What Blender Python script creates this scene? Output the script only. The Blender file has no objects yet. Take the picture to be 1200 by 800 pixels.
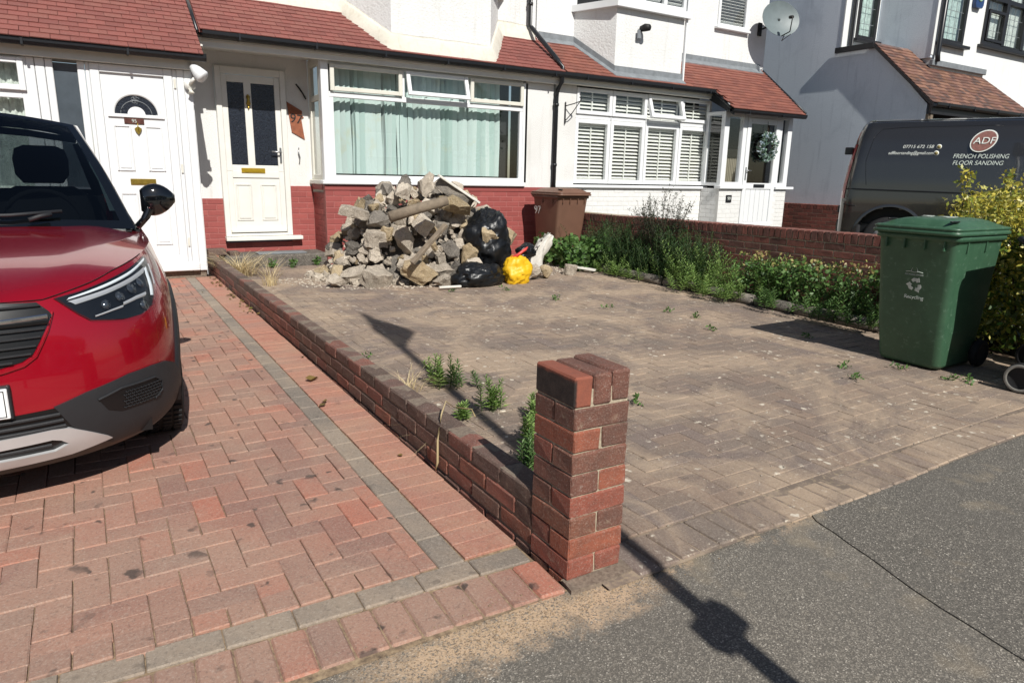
import bpy, bmesh, math, random
import numpy as np
from mathutils import Vector, Matrix, noise
from mathutils.geometry import delaunay_2d_cdt
random.seed(7)
R = math.radians
sc = bpy.context.scene

# ------------------------------------------------------------------ camera, sky, sun, exposure
F, YAW, PIT, ROL = 800.0, .554, .237, .021
CAM = Vector((-1.237, -1.617, 1.310))
cam_d = bpy.data.cameras.new('camera'); cam = bpy.data.objects.new('camera', cam_d)
sc.collection.objects.link(cam); sc.camera = cam
cam_d.sensor_width = 36; cam_d.lens = F / 1200 * 36; cam_d.clip_end = 600; cam_d.clip_start = .05
fw = Vector((math.sin(YAW)*math.cos(PIT), math.cos(YAW)*math.cos(PIT), -math.sin(PIT)))
rt = Vector((math.cos(YAW), -math.sin(YAW), 0)); up = rt.cross(fw)
r2 = math.cos(ROL)*rt + math.sin(ROL)*up; u2 = -math.sin(ROL)*rt + math.cos(ROL)*up
M = Matrix((r2, u2, -fw)).transposed().to_4x4(); M.translation = CAM
cam.matrix_world = M

SUN_EL, SUN_AZ = R(42), math.atan2(.117, 1)          # light travels towards (+.117, +1)
w = bpy.data.worlds.new('World'); sc.world = w; w.use_nodes = True
nt = w.node_tree; bg = nt.nodes['Background']
sky = nt.nodes.new('ShaderNodeTexSky'); sky.sky_type = 'NISHITA'; sky.sun_disc = False
sky.sun_elevation = SUN_EL; sky.sun_rotation = math.pi + SUN_AZ; sky.air_density = 1.0; sky.dust_density = .6
nt.links.new(sky.outputs[0], bg.inputs[0]); bg.inputs[1].default_value = .058
sun_d = bpy.data.lights.new('sun', 'SUN'); sun = bpy.data.objects.new('sun', sun_d); sc.collection.objects.link(sun)
sun_d.energy = 5.0; sun_d.angle = R(.40); sun_d.color = (1, .965, .90)
ld = Vector((math.sin(SUN_AZ)*math.cos(SUN_EL), math.cos(SUN_AZ)*math.cos(SUN_EL), -math.sin(SUN_EL)))
sun.rotation_euler = ld.to_track_quat('-Z', 'Y').to_euler()
sc.view_settings.view_transform = 'Standard'; sc.view_settings.look = 'None'
sc.view_settings.exposure = 0.12; sc.view_settings.gamma = 1

# ------------------------------------------------------------------ object helpers
COL = sc.collection
WL = {}
def V(*a): return Vector(a)
def root(name, label, cat, loc=(0, 0, 0), rotz=0, group=None, local=False):
    o = bpy.data.objects.new(name, None); COL.objects.link(o); o.empty_display_size = .2
    o.location = loc; o.rotation_euler = (0, 0, rotz)
    WL[o.name] = V(0, 0, 0) if local else V(*loc)
    tag(o, label, cat, group); return o
def tag(o, label=None, cat=None, group=None, kind=None):
    if label: o['label'] = label
    if cat: o['category'] = cat
    if group: o['group'] = group
    if kind: o['kind'] = kind
    return o
def link(name, me, parent=None, loc=(0, 0, 0), rot=None, scale=None, kind=None, label=None):
    o = bpy.data.objects.new(name, me); COL.objects.link(o)
    loc = Vector(loc); WL[o.name] = loc.copy()
    if parent is not None:
        o.parent = parent; o.location = loc - WL[parent.name]
    else: o.location = loc
    if rot is not None:
        if isinstance(rot, Matrix): o.rotation_euler = rot.to_euler()
        else: o.rotation_euler = rot
    if scale is not None: o.scale = scale
    if kind: o['kind'] = kind
    if label: o['label'] = label
    return o
class MB:
    def __init__(s): s.v = []; s.f = []; s.m = []; s.sm = []
    def add(s, vs, fs, T=None, mi=0, smooth=False):
        n = len(s.v)
        if T is not None: vs = [T @ Vector(v) for v in vs]
        s.v += [tuple(v) for v in vs]; s.f += [tuple(i + n for i in f) for f in fs]
        s.m += [mi]*len(fs); s.sm += [smooth]*len(fs); return s
    def box(s, x0, x1, y0, y1, z0, z1, bev=0.0, mi=0):
        vs, fs = cbox(abs(x1-x0), abs(y1-y0), abs(z1-z0), bev)
        return s.add(vs, fs, Matrix.Translation(((x0+x1)/2, (y0+y1)/2, (z0+z1)/2)), mi)
    def tube(s, pts, r, n=8, mi=0, cap=True, smooth=True):
        pts = [Vector(p) for p in pts]; rs = r if isinstance(r, (list, tuple)) else [r]*len(pts)
        vs = []; fs = []
        for i, p in enumerate(pts):
            t = (pts[min(i+1, len(pts)-1)] - pts[max(i-1, 0)])
            if t.length < 1e-9: t = V(0, 0, 1)
            t.normalize(); a = t.cross(V(0, 0, 1) if abs(t.z) < .9 else V(1, 0, 0)).normalized(); b = t.cross(a)
            for k in range(n):
                an = 2*math.pi*k/n; vs.append(p + rs[i]*(a*math.cos(an) + b*math.sin(an)))
        for i in range(len(pts)-1):
            for k in range(n): fs.append((i*n+k, i*n+(k+1) % n, (i+1)*n+(k+1) % n, (i+1)*n+k))
        if cap: fs += [tuple(range(n))[::-1], tuple(range((len(pts)-1)*n, len(pts)*n))]
        return s.add(vs, fs, None, mi, smooth)
    def poly(s, loop, off, mi=0):
        # closed prism: loop of 3D points extruded by vector off
        n = len(loop); L = [Vector(p) for p in loop]; off = Vector(off)
        vs = L + [p + off for p in L]
        fs = [tuple(range(n)), tuple(range(n, 2*n))[::-1]] + [(i, i+n, (i+1) % n + n, (i+1) % n) for i in range(n)]
        return s.add(vs, fs, None, mi)
    def loft(s, rings, closed=True, cap=False, mi=0, smooth=True):
        n = len(rings[0]); vs = [p for r in rings for p in r]; fs = []
        for i in range(len(rings)-1):
            for k in range(n if closed else n-1):
                fs.append((i*n+k, i*n+(k+1) % n, (i+1)*n+(k+1) % n, (i+1)*n+k))
        if cap: fs += [tuple(range(n))[::-1], tuple(range((len(rings)-1)*n, len(rings)*n))]
        return s.add(vs, fs, None, mi, smooth)
    def mesh(s, name, mats, center=True, fixn=True):
        v = np.array(s.v, float); c = V(0, 0, 0)
        if center and len(v):
            lo, hi = v.min(0), v.max(0); c = V((lo[0]+hi[0])/2, (lo[1]+hi[1])/2, lo[2]); v = v - np.array(c)
        me = bpy.data.meshes.new(name); me.from_pydata(v.tolist(), [], s.f)
        if not isinstance(mats, (list, tuple)): mats = [mats]
        for m in mats: me.materials.append(m)
        me.polygons.foreach_set('material_index', s.m); me.polygons.foreach_set('use_smooth', s.sm)
        if fixn:
            bm = bmesh.new(); bm.from_mesh(me); bmesh.ops.recalc_face_normals(bm, faces=bm.faces); bm.to_mesh(me); bm.free()
        me.update(); return me, c
    def build(s, name, mats, parent=None, kind=None, label=None, fixn=True, off=(0, 0, 0)):
        me, c = s.mesh(name, mats, True, fixn)
        return link(name, me, parent, c + Vector(off), kind=kind, label=label)
_cb = {}
def cbox(sx, sy, sz, bev=0.0, var=0, jit=0.0):
    key = (round(sx, 4), round(sy, 4), round(sz, 4), round(bev, 4), var, jit)
    if key in _cb: return _cb[key]
    h = (sx/2, sy/2, sz/2)
    if bev <= 0:
        vs = [V(a*h[0], b*h[1], c*h[2]) for a in (-1, 1) for b in (-1, 1) for c in (-1, 1)]
        fs = [(0, 1, 3, 2), (4, 6, 7, 5), (0, 4, 5, 1), (2, 3, 7, 6), (0, 2, 6, 4), (1, 5, 7, 3)]
    else:
        bm = bmesh.new(); bmesh.ops.create_cube(bm, size=1)
        for v in bm.verts: v.co = V(v.co.x*sx, v.co.y*sy, v.co.z*sz)
        bmesh.ops.bevel(bm, geom=bm.edges[:], offset=bev, segments=1, affect='EDGES', profile=.5)
        if jit:
            rr = random.Random(var*17+3)
            for v in bm.verts: v.co += V(rr.uniform(-1, 1), rr.uniform(-1, 1), rr.uniform(-1, 1))*jit
        bm.normal_update(); bm.verts.ensure_lookup_table()
        vs = [v.co.copy() for v in bm.verts]; fs = [tuple(x.index for x in f.verts) for f in bm.faces]; bm.free()
    _cb[key] = (vs, fs); return vs, fs
_bm = {}
def pieces(name, items, mat, parent, bev=.004, jit=.0012, limit=300, off=(0, 0, 0)):
    """items: (centre, size, rotation matrix or None). The nearest `limit` become parts, the rest one joined part."""
    off = Vector(off)
    items = sorted(items, key=lambda it: (Vector(it[0]) + off - CAM).length)
    for c, sz, rot in items[:limit]:
        var = random.randrange(5); key = (name, mat.name, tuple(round(a, 3) for a in sz), var)
        if key not in _bm:
            vs, fs = cbox(round(sz[0], 3), round(sz[1], 3), round(sz[2], 3), bev, var+1, jit)
            me = bpy.data.meshes.new(name); me.from_pydata([tuple(v) for v in vs], [], fs); me.materials.append(mat); _bm[key] = me
        link(name, _bm[key], parent, c, rot=rot)
    if len(items) > limit:
        mb = MB()
        for c, sz, rot in items[limit:]:
            vs, fs = cbox(round(sz[0], 3), round(sz[1], 3), round(sz[2], 3), bev, random.randrange(5)+1, jit)
            T = Matrix.Translation(c) @ (rot.to_4x4() if rot is not None else Matrix.Identity(4)); mb.add(vs, fs, T)
        mb.build(name + 's_beyond', mat, parent, kind='stuff', fixn=False)

# ------------------------------------------------------------------ materials
def srgb(h):
    h = h.lstrip('#'); c = [int(h[i:i+2], 16)/255 for i in (0, 2, 4)]
    return tuple(x/12.92 if x <= .04045 else ((x+.055)/1.055)**2.4 for x in c) + (1,)
class Mt:
    def __init__(s, name):
        s.m = bpy.data.materials.new(name); s.m.use_nodes = True; s.t = s.m.node_tree
        s.b = s.t.nodes['Principled BSDF']; s.out = s.t.nodes['Material Output']
    def n(s, typ, **kw):
        nd = s.t.nodes.new('ShaderNode' + typ)
        for k, v in kw.items():
            if k in nd.inputs: nd.inputs[k].default_value = v
            else: setattr(nd, k, v)
        return nd
    def l(s, a, b): s.t.links.new(a, b)
    def pos(s, obj=False):
        if obj: return s.n('TexCoord').outputs['Object']
        return s.n('NewGeometry').outputs['Position']
    def noise(s, vec, scale, detail=4, rough=.6, dist=0):
        nd = s.n('TexNoise'); nd.inputs['Scale'].default_value = scale; nd.inputs['Detail'].default_value = detail
        nd.inputs['Roughness'].default_value = rough; nd.inputs['Distortion'].default_value = dist
        s.l(vec, nd.inputs['Vector']); return nd.outputs['Fac']
    def voro(s, vec, scale, feat='F1', out='Distance'):
        nd = s.n('TexVoronoi'); nd.feature = feat; nd.inputs['Scale'].default_value = scale; s.l(vec, nd.inputs['Vector']); return nd.outputs[out]
    def ramp(s, fac, stops, interp='LINEAR'):
        nd = s.n('ValToRGB'); cr = nd.color_ramp; cr.interpolation = interp
        while len(cr.elements) > 1: cr.elements.remove(cr.elements[-1])
        cr.elements[0].position = stops[0][0]; cr.elements[0].color = stops[0][1]
        for p, c in stops[1:]:
            e = cr.elements.new(p); e.color = c
        s.l(fac, nd.inputs[0]); return nd.outputs[0]
    def step(s, fac, a, b):
        nd = s.n('MapRange'); nd.inputs['From Min'].default_value = a; nd.inputs['From Max'].default_value = b; s.l(fac, nd.inputs[0]); return nd.outputs[0]
    def mix(s, fac, a, b, mode='MIX'):
        nd = s.n('Mix'); nd.data_type = 'RGBA'; nd.blend_type = mode
        for sock, val in ((nd.inputs[0], fac), (nd.inputs[6], a), (nd.inputs[7], b)):
            if isinstance(val, (int, float)): sock.default_value = val
            elif isinstance(val, tuple): sock.default_value = val
            else: s.l(val, sock)
        return nd.outputs[2]
    def math(s, op, a, b=0.0):
        nd = s.n('Math'); nd.operation = op
        for sock, val in ((nd.inputs[0], a), (nd.inputs[1], b)):
            if isinstance(val, (int, float)): sock.default_value = val
            else: s.l(val, sock)
        return nd.outputs[0]
    def rnd(s):
        a = s.n('ObjectInfo').outputs['Random']; b = s.n('NewGeometry').outputs['Random Per Island']
        return s.math('FRACT', s.math('ADD', a, b))
    def bump(s, h, strength=.5, dist=.01, prev=None):
        nd = s.n('Bump'); nd.inputs['Strength'].default_value = strength; nd.inputs['Distance'].default_value = dist
        s.l(h, nd.inputs['Height'])
        if prev is not None: s.l(prev, nd.inputs['Normal'])
        s.l(nd.outputs[0], s.b.inputs['Normal']); return nd.outputs[0]
    def col(s, c):
        if isinstance(c, tuple): s.b.inputs['Base Color'].default_value = c
        else: s.l(c, s.b.inputs['Base Color'])
    def set(s, **kw):
        for k, v in kw.items(): s.b.inputs[k.replace('_', ' ')].default_value = v
        return s
def simple(name, c, rough=.5, var=.12, scale=6, bump=0, bscale=60, obj=False, **kw):
    m = Mt(name); c = srgb(c) if isinstance(c, str) else c
    p = m.pos(obj); n = m.noise(p, scale, 5)
    dk = tuple(x*(1-var) for x in c[:3]) + (1,); lt = tuple(min(1, x*(1+var*.8)) for x in c[:3]) + (1,)
    m.col(m.ramp(n, [(.3, dk), (.7, lt)])); m.set(Roughness=rough, **kw)
    if bump: m.bump(m.noise(p, bscale, 3), bump, .004)
    return m.m
def brickmat(name, cols, mort=None, grain=.5, stain=.5, rough=.85, pale=0.0, soot=.35):
    m = Mt(name); p = m.pos(); r = m.rnd()
    c = m.ramp(r, [(i/len(cols), srgb(x)) for i, x in enumerate(cols)], 'CONSTANT')
    n1 = m.noise(p, 14, 5, .65); c = m.mix(m.step(n1, .35, .75), c, m.mix(.5, c, (.05, .04, .035, 1)))
    n2 = m.noise(p, 160, 3, .7); c = m.mix(m.math('MULTIPLY', m.step(n2, .52, .72), grain), c, (.42, .33, .27, 1))
    n3 = m.noise(p, 5, 4, .6); c = m.mix(m.math('MULTIPLY', m.step(n3, .5, .7), soot), c, (.03, .027, .022, 1))
    if pale:
        n4 = m.noise(p, 38, 4, .7); c = m.mix(m.math('MULTIPLY', m.step(n4, .6, .72), pale), c, (.5, .46, .4, 1))
    m.col(c); m.set(Roughness=rough); sm = m.noise(p, 16, 5, .75, .5); c = m.mix(m.math('MULTIPLY', m.step(sm, .60, .68), .35 if pale > .15 else 0), c, srgb('#a3927d')); m.col(c); m.bump(m.noise(p, 190, 4, .7), .6, .004, m.bump(m.noise(p, 38, 5, .7), .6, .010)); return m.m

MAT = {}
MAT['wallbrick'] = brickmat('red_brown_wall_brick', ['#8c5344', '#7d4a3e', '#6b4d43', '#775347', '#67473d', '#87513f', '#5d473f', '#92594a', '#6f5145'], pale=.22)
MAT['pierbrick'] = brickmat('pier_brick', ['#8d5142', '#7b5041', '#945140', '#804c3e', '#714a3d', '#96553f', '#744a3d', '#83523f'], pale=.25, soot=.3)
MAT['capdark'] = brickmat('wall_top_brick', ['#70534a', '#684f46', '#7f5044', '#69544a', '#855346', '#5c4a41', '#73524a', '#66534a'], pale=.3)
MAT['boundary'] = brickmat('boundary_brick', ['#83483d', '#774238', '#6b4038', '#8a4e43', '#70433a'], pale=.08, soot=.3)
MAT['farbrick'] = brickmat('far_red_brick', ['#8f4a3e', '#834438', '#784137', '#965044'], soot=.2)
def capstain():
    m = Mt('stained_cap_brick'); p = m.pos(); sx = m.n('SeparateXYZ'); m.l(p, sx.inputs[0]); n = m.noise(p, 30, 5, .7)
    c = m.ramp(n, [(.3, srgb('#7c493b')), (.7, srgb('#92533f'))])
    k = m.math('MULTIPLY', m.step(m.math('ADD', sx.outputs[0], m.math('MULTIPLY', n, .006)), .010, .004), m.step(m.math('ADD', sx.outputs[2], m.math('MULTIPLY', n, .02)), .712, .700))
    m.col(m.mix(k, c, m.ramp(n, [(.3, srgb('#262220')), (.7, srgb('#443a35'))]))); m.set(Roughness=.85); m.bump(m.noise(p, 120, 4, .7), .5, .004); return m.m
MAT['capstain'] = capstain()
m = Mt('mortar'); p = m.pos(); n = m.noise(p, 60, 5, .7)
m.col(m.ramp(n, [(.3, srgb('#857968')), (.6, srgb('#b3a690')), (.8, srgb('#c9bda8'))])); m.set(Roughness=.95); m.bump(n, .6, .004); MAT['mortar'] = m.m
m = Mt('dark_mortar'); p = m.pos(); n = m.noise(p, 60, 5, .7)
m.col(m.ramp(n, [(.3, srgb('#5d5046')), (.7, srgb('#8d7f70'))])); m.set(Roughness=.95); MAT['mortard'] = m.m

def paver_mat(name, cols, dust, dustk, grey, greyk, spots, dark=.5, spotcol='#c9bfae'):
    m = Mt(name); p = m.pos(); r = m.rnd()
    c = m.ramp(r, [(i/len(cols), srgb(x)) for i, x in enumerate(cols)], 'CONSTANT')
    a = m.noise(p, 2.2, 5, .6, .4); c = m.mix(m.math('MULTIPLY', m.step(a, .44, .68), greyk), c, srgb(grey))
    b = m.noise(p, 1.3, 7, .7, .8); c = m.mix(m.math('MULTIPLY', m.step(b, .44, .60), dustk), c, srgb(dust))
    f = m.noise(p, 120, 5, .8); c = m.mix(m.math('MULTIPLY', m.step(f, .5, .66), .5), c, m.mix(.55, c, (.62, .55, .47, 1)))
    f2 = m.noise(p, 90, 5, .75, .3); c = m.mix(m.math('MULTIPLY', m.step(f2, .53, .63), .5), c, m.mix(.65, c, (.05, .04, .035, 1)))
    v = m.n('TexVoronoi'); v.feature = 'SMOOTH_F1'; v.inputs['Scale'].default_value = 9; v.inputs['Randomness'].default_value = 1
    ad = m.n('VectorMath'); ad.operation = 'ADD'; nz = m.n('TexNoise'); nz.inputs['Scale'].default_value = 25; m.l(p, nz.inputs['Vector'])
    sc_ = m.n('VectorMath'); sc_.operation = 'SCALE'; sc_.inputs['Scale'].default_value = .06; m.l(nz.outputs['Color'], sc_.inputs[0])
    m.l(p, ad.inputs[0]); m.l(sc_.outputs[0], ad.inputs[1]); m.l(ad.outputs[0], v.inputs['Vector'])
    # dark gum-like / algae spots
    s1 = m.step(v.outputs['Distance'], .17, .10)
    s1 = m.math('MULTIPLY', s1, m.step(m.noise(p, 3.3, 3), .42, .55)); c = m.mix(m.math('MULTIPLY', s1, dark), c, (.045, .038, .034, 1))
    if spots:
        v2 = m.n('TexVoronoi'); v2.inputs['Scale'].default_value = 13; m.l(ad.outputs[0], v2.inputs['Vector'])
        s2 = m.step(v2.outputs['Distance'], .24, .17); s2 = m.math('MULTIPLY', s2, m.step(m.noise(p, 3.1, 5, .7), .52, .58)); v3 = m.n('TexVoronoi'); v3.inputs['Scale'].default_value = 34; m.l(ad.outputs[0], v3.inputs['Vector']); s3 = m.math('MULTIPLY', m.step(v3.outputs['Distance'], .22, .14), m.step(m.noise(p, 4.7, 4, .7), .54, .6)); s2 = m.math('MAXIMUM', s2, m.math('MULTIPLY', s3, .7))
        c = m.mix(m.math('MULTIPLY', s2, spots), c, srgb(spotcol))
    m.col(c); m.set(Roughness=.88); m.bump(m.noise(p, 220, 4, .75), .5, .002, m.bump(m.noise(p, 26, 4), .3, .006)); return m.m
MAT['pav_red'] = paver_mat('red_paving', ['#9f7362', '#986f60', '#90695c', '#a27463', '#8c695d', '#a57563', '#936d5f', '#9a7161', '#a86c59'], '#a78a77', .45, '#84766b', .45, 0, .8)
MAT['pav_grey'] = paver_mat('grey_paving', ['#857a6e', '#8b8074', '#7c7268', '#877b6f'], '#a08e7b', .55, '#6c675f', .4, 0, .35)
MAT['pav_salmon'] = paver_mat('salmon_paving', ['#a87260', '#a3705f', '#ab7764', '#a37464'], '#ac8b74', .5, '#968074', .35, 0, .35)
MAT['pav_yard'] = paver_mat('worn_yard_paving', ['#7e6d60', '#7a6a5f', '#826f61', '#776860', '#7f6e62', '#78685d', '#7c6d62'], '#a8937d', .8, '#6b625a', .55, 1.0, .4)
m = Mt('jointing_sand'); p = m.pos(); n = m.noise(p, 40, 5, .7)
m.col(m.ramp(n, [(.3, srgb('#5a4c40')), (.52, srgb('#8c7860')), (.75, srgb('#b09a7c'))])); m.set(Roughness=1); m.bump(n, .6, .004); MAT['sand'] = m.m
m = Mt('yard_joint'); p = m.pos(); n = m.noise(p, 3, 6, .7); n2 = m.noise(p, 50, 4, .7)
c = m.ramp(n, [(.35, srgb('#62574d')), (.52, srgb('#786a5f')), (.65, srgb('#a08e7b'))])
m.col(m.mix(m.step(n2, .5, .7), c, srgb('#9d8d75'))); m.set(Roughness=1); m.bump(n2, .5, .003); MAT['yjoint'] = m.m
def asphalt(name, lo, hi, sand=0.0):
    m = Mt(name); p = m.pos()
    v = m.n('TexVoronoi'); v.inputs['Scale'].default_value = 240; m.l(p, v.inputs['Vector'])
    sep = m.n('SeparateColor'); m.l(v.outputs['Color'], sep.inputs[0])
    c = m.ramp(sep.outputs[0], [(0, srgb(lo)), (.4, srgb('#67625a')), (.75, srgb(hi)), (.965, srgb('#9a9388')), (1, srgb('#c4bcaf'))])
    e = m.voro(p, 240, 'DISTANCE_TO_EDGE'); c = m.mix(m.math('MULTIPLY', m.step(e, .09, .0), .6), c, (.06, .056, .05, 1))
    big = m.noise(p, 1.6, 5, .6); c = m.mix(m.math('MULTIPLY', m.step(big, .45, .7), .4), c, srgb('#5e5a54'))
    st = m.noise(p, 2.9, 4, .6); c = m.mix(m.math('MULTIPLY', m.step(st, .58, .72), .38), c, srgb('#a3937a'))
    if sand:
        # blown sand lying along the edge of the drive
        sep2 = m.n('SeparateXYZ'); m.l(p, sep2.inputs[0])
        wob = m.noise(p, 7, 5, .65)
        dy = m.math('ADD', m.math('ABSOLUTE', m.math('ADD', sep2.outputs[1], .10)), m.math('MULTIPLY', m.math('SUBTRACT', wob, .5), .42))
        k = m.step(dy, .13, .03)
        xx = m.math('MAXIMUM', m.step(m.math('ABSOLUTE', m.math('ADD', sep2.outputs[0], .22)), .62, .35), m.math('MULTIPLY', m.step(dy, .06, .02), m.step(m.noise(p, 3.5, 4), .52, .66)))
        k = m.math('MULTIPLY', k, xx); gr = m.noise(p, 120, 3, .7)
        k = m.math('MULTIPLY', k, m.step(gr, .38, .5)); c = m.mix(m.math('MULTIPLY', k, .85), c, srgb('#c4a88a'))
    m.col(c); m.set(Roughness=.9); m.bump(v.outputs['Distance'], .5, .003); return m.m
MAT['asphalt'] = asphalt('old_asphalt', '#5f5a53', '#827b70', 1)
MAT['asphalt2'] = asphalt('patched_asphalt', '#47443f', '#67625a')
m = Mt('soil'); p = m.pos(); n = m.noise(p, 25, 6, .7)
m.col(m.ramp(n, [(.3, srgb('#33291f')), (.7, srgb('#6d5a45'))])); m.set(Roughness=1); m.bump(n, .8, .02); MAT['soil'] = m.m
def render_wall(name, c, dirt, bs=34, strength=.75, dist=.012, dk=.25):
    m = Mt(name); p = m.pos(); n = m.noise(p, 1.3, 6, .65, .5); f = m.noise(p, bs, 4, .6)
    cc = m.mix(m.math('MULTIPLY', m.step(n, .5, .75), dk), srgb(c), srgb(dirt))
    cc = m.mix(m.math('MULTIPLY', m.step(f, .5, .3), .18), cc, srgb(dirt))
    vm = m.n('VectorMath'); vm.operation = 'MULTIPLY'; vm.inputs[1].default_value = (9, 9, .7); m.l(p, vm.inputs[0]); st = m.noise(vm.outputs[0], 1.0, 5, .7); cc = m.mix(m.math('MULTIPLY', m.step(st, .55, .72), .4), cc, srgb(dirt))
    m.col(cc); m.set(Roughness=.9); m.bump(f, strength, dist, m.bump(m.noise(p, bs*3.5, 3), .4, .004)); return m.m
MAT['rough_white'] = render_wall('white_roughcast', '#dddedd', '#bcbab4', 30)
MAT['fine_white'] = render_wall('white_pebbledash', '#dcdcda', '#bbb8b1', 70, .8, .008, .3)
MAT['smooth_cream'] = render_wall('cream_mortar_fillet', '#d3cfc3', '#a59d8a', 20, .3, .008, .5)
MAT['grey_render'] = render_wall('grey_blue_render', '#d6dee6', '#a3adb8', 40, .45, .008, .45)
MAT['far_white'] = render_wall('far_white_render', '#dfe1e0', '#b7b9b8', 40, .4, .008, .2)
MAT['red_paint'] = Mt('red_painted_brick'); m = MAT['red_paint']; p = m.pos(); n = m.noise(p, 8, 5, .65); r = m.rnd()
c = m.ramp(r, [(0, srgb('#954b47')), (.4, srgb('#8f4743')), (.75, srgb('#9b504b'))], 'CONSTANT')
c = m.mix(m.math('MULTIPLY', m.step(n, .5, .75), .4), c, srgb('#7f423e')); m.col(m.mix(m.math('MULTIPLY', m.step(m.noise(p, 45, 4, .7), .62, .72), .3), c, srgb('#c08a7c')))
m.set(Roughness=.6); m.bump(m.noise(p, 90, 3), .3, .004); MAT['red_paint'] = m.m
MAT['red_joint'] = simple('red_painted_joint', '#a0625d', .8, .15, 20)
MAT['wht_brick'] = simple('white_painted_brick', '#dcdcda', .6, .06, 12, .3, 60)
MAT['wht_joint'] = simple('white_painted_joint', '#d0cfcb', .8, .06, 20)
MAT['upvc'] = simple('white_upvc', '#e2e4e5', .28, .03, 2)
MAT['upvc_old'] = simple('aged_white_upvc', '#d6d4c9', .35, .06, 5)
MAT['cream_up'] = simple('cream_upvc', '#dfded8', .35, .05, 5)
MAT['black_pl'] = simple('black_gutter_plastic', '#1b1d21', .35, .15, 8)
MAT['black_frame'] = simple('black_window_frame', '#1e1d20', .4, .1, 8)
MAT['lead'] = simple('lead_flashing', '#7a7f83', .55, .2, 10, .2, 30)
def tilemat(name, cols, dirt, k):
    m = Mt(name); p = m.pos(); r = m.rnd(); c = m.ramp(r, [(i/len(cols), srgb(x)) for i, x in enumerate(cols)], 'CONSTANT')
    n = m.noise(p, 6, 6, .65); c = m.mix(m.math('MULTIPLY', m.step(n, .5, .7), k), c, srgb(dirt))
    f = m.noise(p, 90, 4, .7); c = m.mix(m.math('MULTIPLY', m.step(f, .5, .75), .25), c, (.3, .2, .16, 1))
    m.col(c); m.set(Roughness=.75); m.bump(f, .3, .003); return m.m
MAT['tile_red'] = tilemat('red_painted_tile', ['#7e4740', '#78433d', '#814942', '#75413b', '#7e4b43'], '#6f453f', .4)
MAT['tile_or'] = tilemat('terracotta_tile', ['#7f4a3d', '#78463a', '#855042', '#724238', '#7c493e'], '#694539', .5)
MAT['tile_br'] = tilemat('brown_tile', ['#6b4a40', '#5e4239', '#7a574a', '#54403a', '#71503f', '#84604f'], '#4c3d38', .4)
MAT['brass'] = simple('aged_brass', '#b39a4a', .35, .2, 30, Metallic=.9)
MAT['gold'] = simple('bright_brass', '#d9b53a', .3, .1, 30, Metallic=.7)
MAT['steel'] = simple('satin_steel', '#a9abad', .35, .1, 20, Metallic=.9)
MAT['iron'] = simple('black_iron', '#2a2928', .6, .2, 20, Metallic=.4)
MAT['rust'] = simple('rusty_plate', '#8c5238', .7, .3, 25, .2, 60)
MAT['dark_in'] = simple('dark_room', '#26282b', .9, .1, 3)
MAT['blind'] = None
m = Mt('aqua_blind_fabric'); p = m.pos(); n = m.noise(p, 3.5, 4, .6); r = m.rnd()
c = m.ramp(r, [(0, srgb('#bcd0cc')), (.5, srgb('#c8d8d5')), (.85, srgb('#adc4bf'))]); c = m.mix(m.math('MULTIPLY', m.step(n, .6, .72), .35), c, srgb('#c6c19c'))
m.col(c); m.set(Roughness=.8); MAT['blind'] = m.m
MAT['blind_grey'] = simple('grey_white_blind', '#c2c4c0', .8, .1, 9)
MAT['louvre'] = simple('white_louvre_paint', '#e9e9e4', .4, .03, 9)
MAT['net'] = simple('net_curtain', '#b9cdc8', .9, .35, 16, .6, 18)
MAT['curtain'] = simple('lace_curtain', '#cfd6cf', .9, .3, 22, .6, 30)
def glass(name, tint=(.975, .985, .98, 1), rough=0.0, ior=1.45, extra=0.0):
    m = Mt(name); m.t.nodes.remove(m.b)
    tr = m.n('BsdfTransparent'); tr.inputs[0].default_value = tint
    gl = m.n('BsdfGlossy'); gl.inputs['Roughness'].default_value = rough; gl.inputs['Color'].default_value = (1, 1, 1, 1)
    fr = m.n('LayerWeight'); fr.inputs[0].default_value = .5
    f = m.math('MINIMUM', m.math('ADD', m.math('MULTIPLY', m.math('POWER', fr.outputs['Facing'], 4.0), .9), .045 + extra), 1.0)
    mx = m.n('MixShader'); m.l(f, mx.inputs[0]); m.l(tr.outputs[0], mx.inputs[1]); m.l(gl.outputs[0], mx.inputs[2]); m.l(mx.outputs[0], m.out.inputs[0]); return m.m
MAT['glass'] = glass('window_glass')
MAT['glass_dark'] = glass('tinted_glass', (.42, .46, .47, 1), .02)
MAT['glass_obs'] = simple('dark_obscure_glass', '#252a33', .18, .5, 60, .9, 70, Specular_IOR_Level=.7)
MAT['glass_grey'] = simple('grey_sidelight_glass', '#4c545b', .12, .3, 3, Specular_IOR_Level=.7)
MAT['screen_glass'] = glass('windscreen_glass', (.25, .28, .29, 1), 0, 1.5)
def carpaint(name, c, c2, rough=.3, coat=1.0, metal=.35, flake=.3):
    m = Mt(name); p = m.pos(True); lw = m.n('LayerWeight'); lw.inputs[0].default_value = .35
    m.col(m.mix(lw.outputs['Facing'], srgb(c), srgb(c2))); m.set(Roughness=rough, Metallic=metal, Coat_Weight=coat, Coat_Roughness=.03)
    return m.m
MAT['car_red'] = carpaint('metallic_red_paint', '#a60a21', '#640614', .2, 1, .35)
MAT['van_paint'] = carpaint('dark_grey_metallic_paint', '#4f4d4b', '#302e2d', .16, 1, .75)
MAT['gloss_black'] = simple('gloss_black_paint', '#0c0e11', .08, .1, 3, Coat_Weight=1.0)
MAT['roof_black'] = simple('car_roof_black', '#1a1416', .1, .1, 3, Coat_Weight=1.0)
MAT['trim'] = simple('grained_black_plastic', '#26272a', .55, .08, 20, .35, 500)
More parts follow.
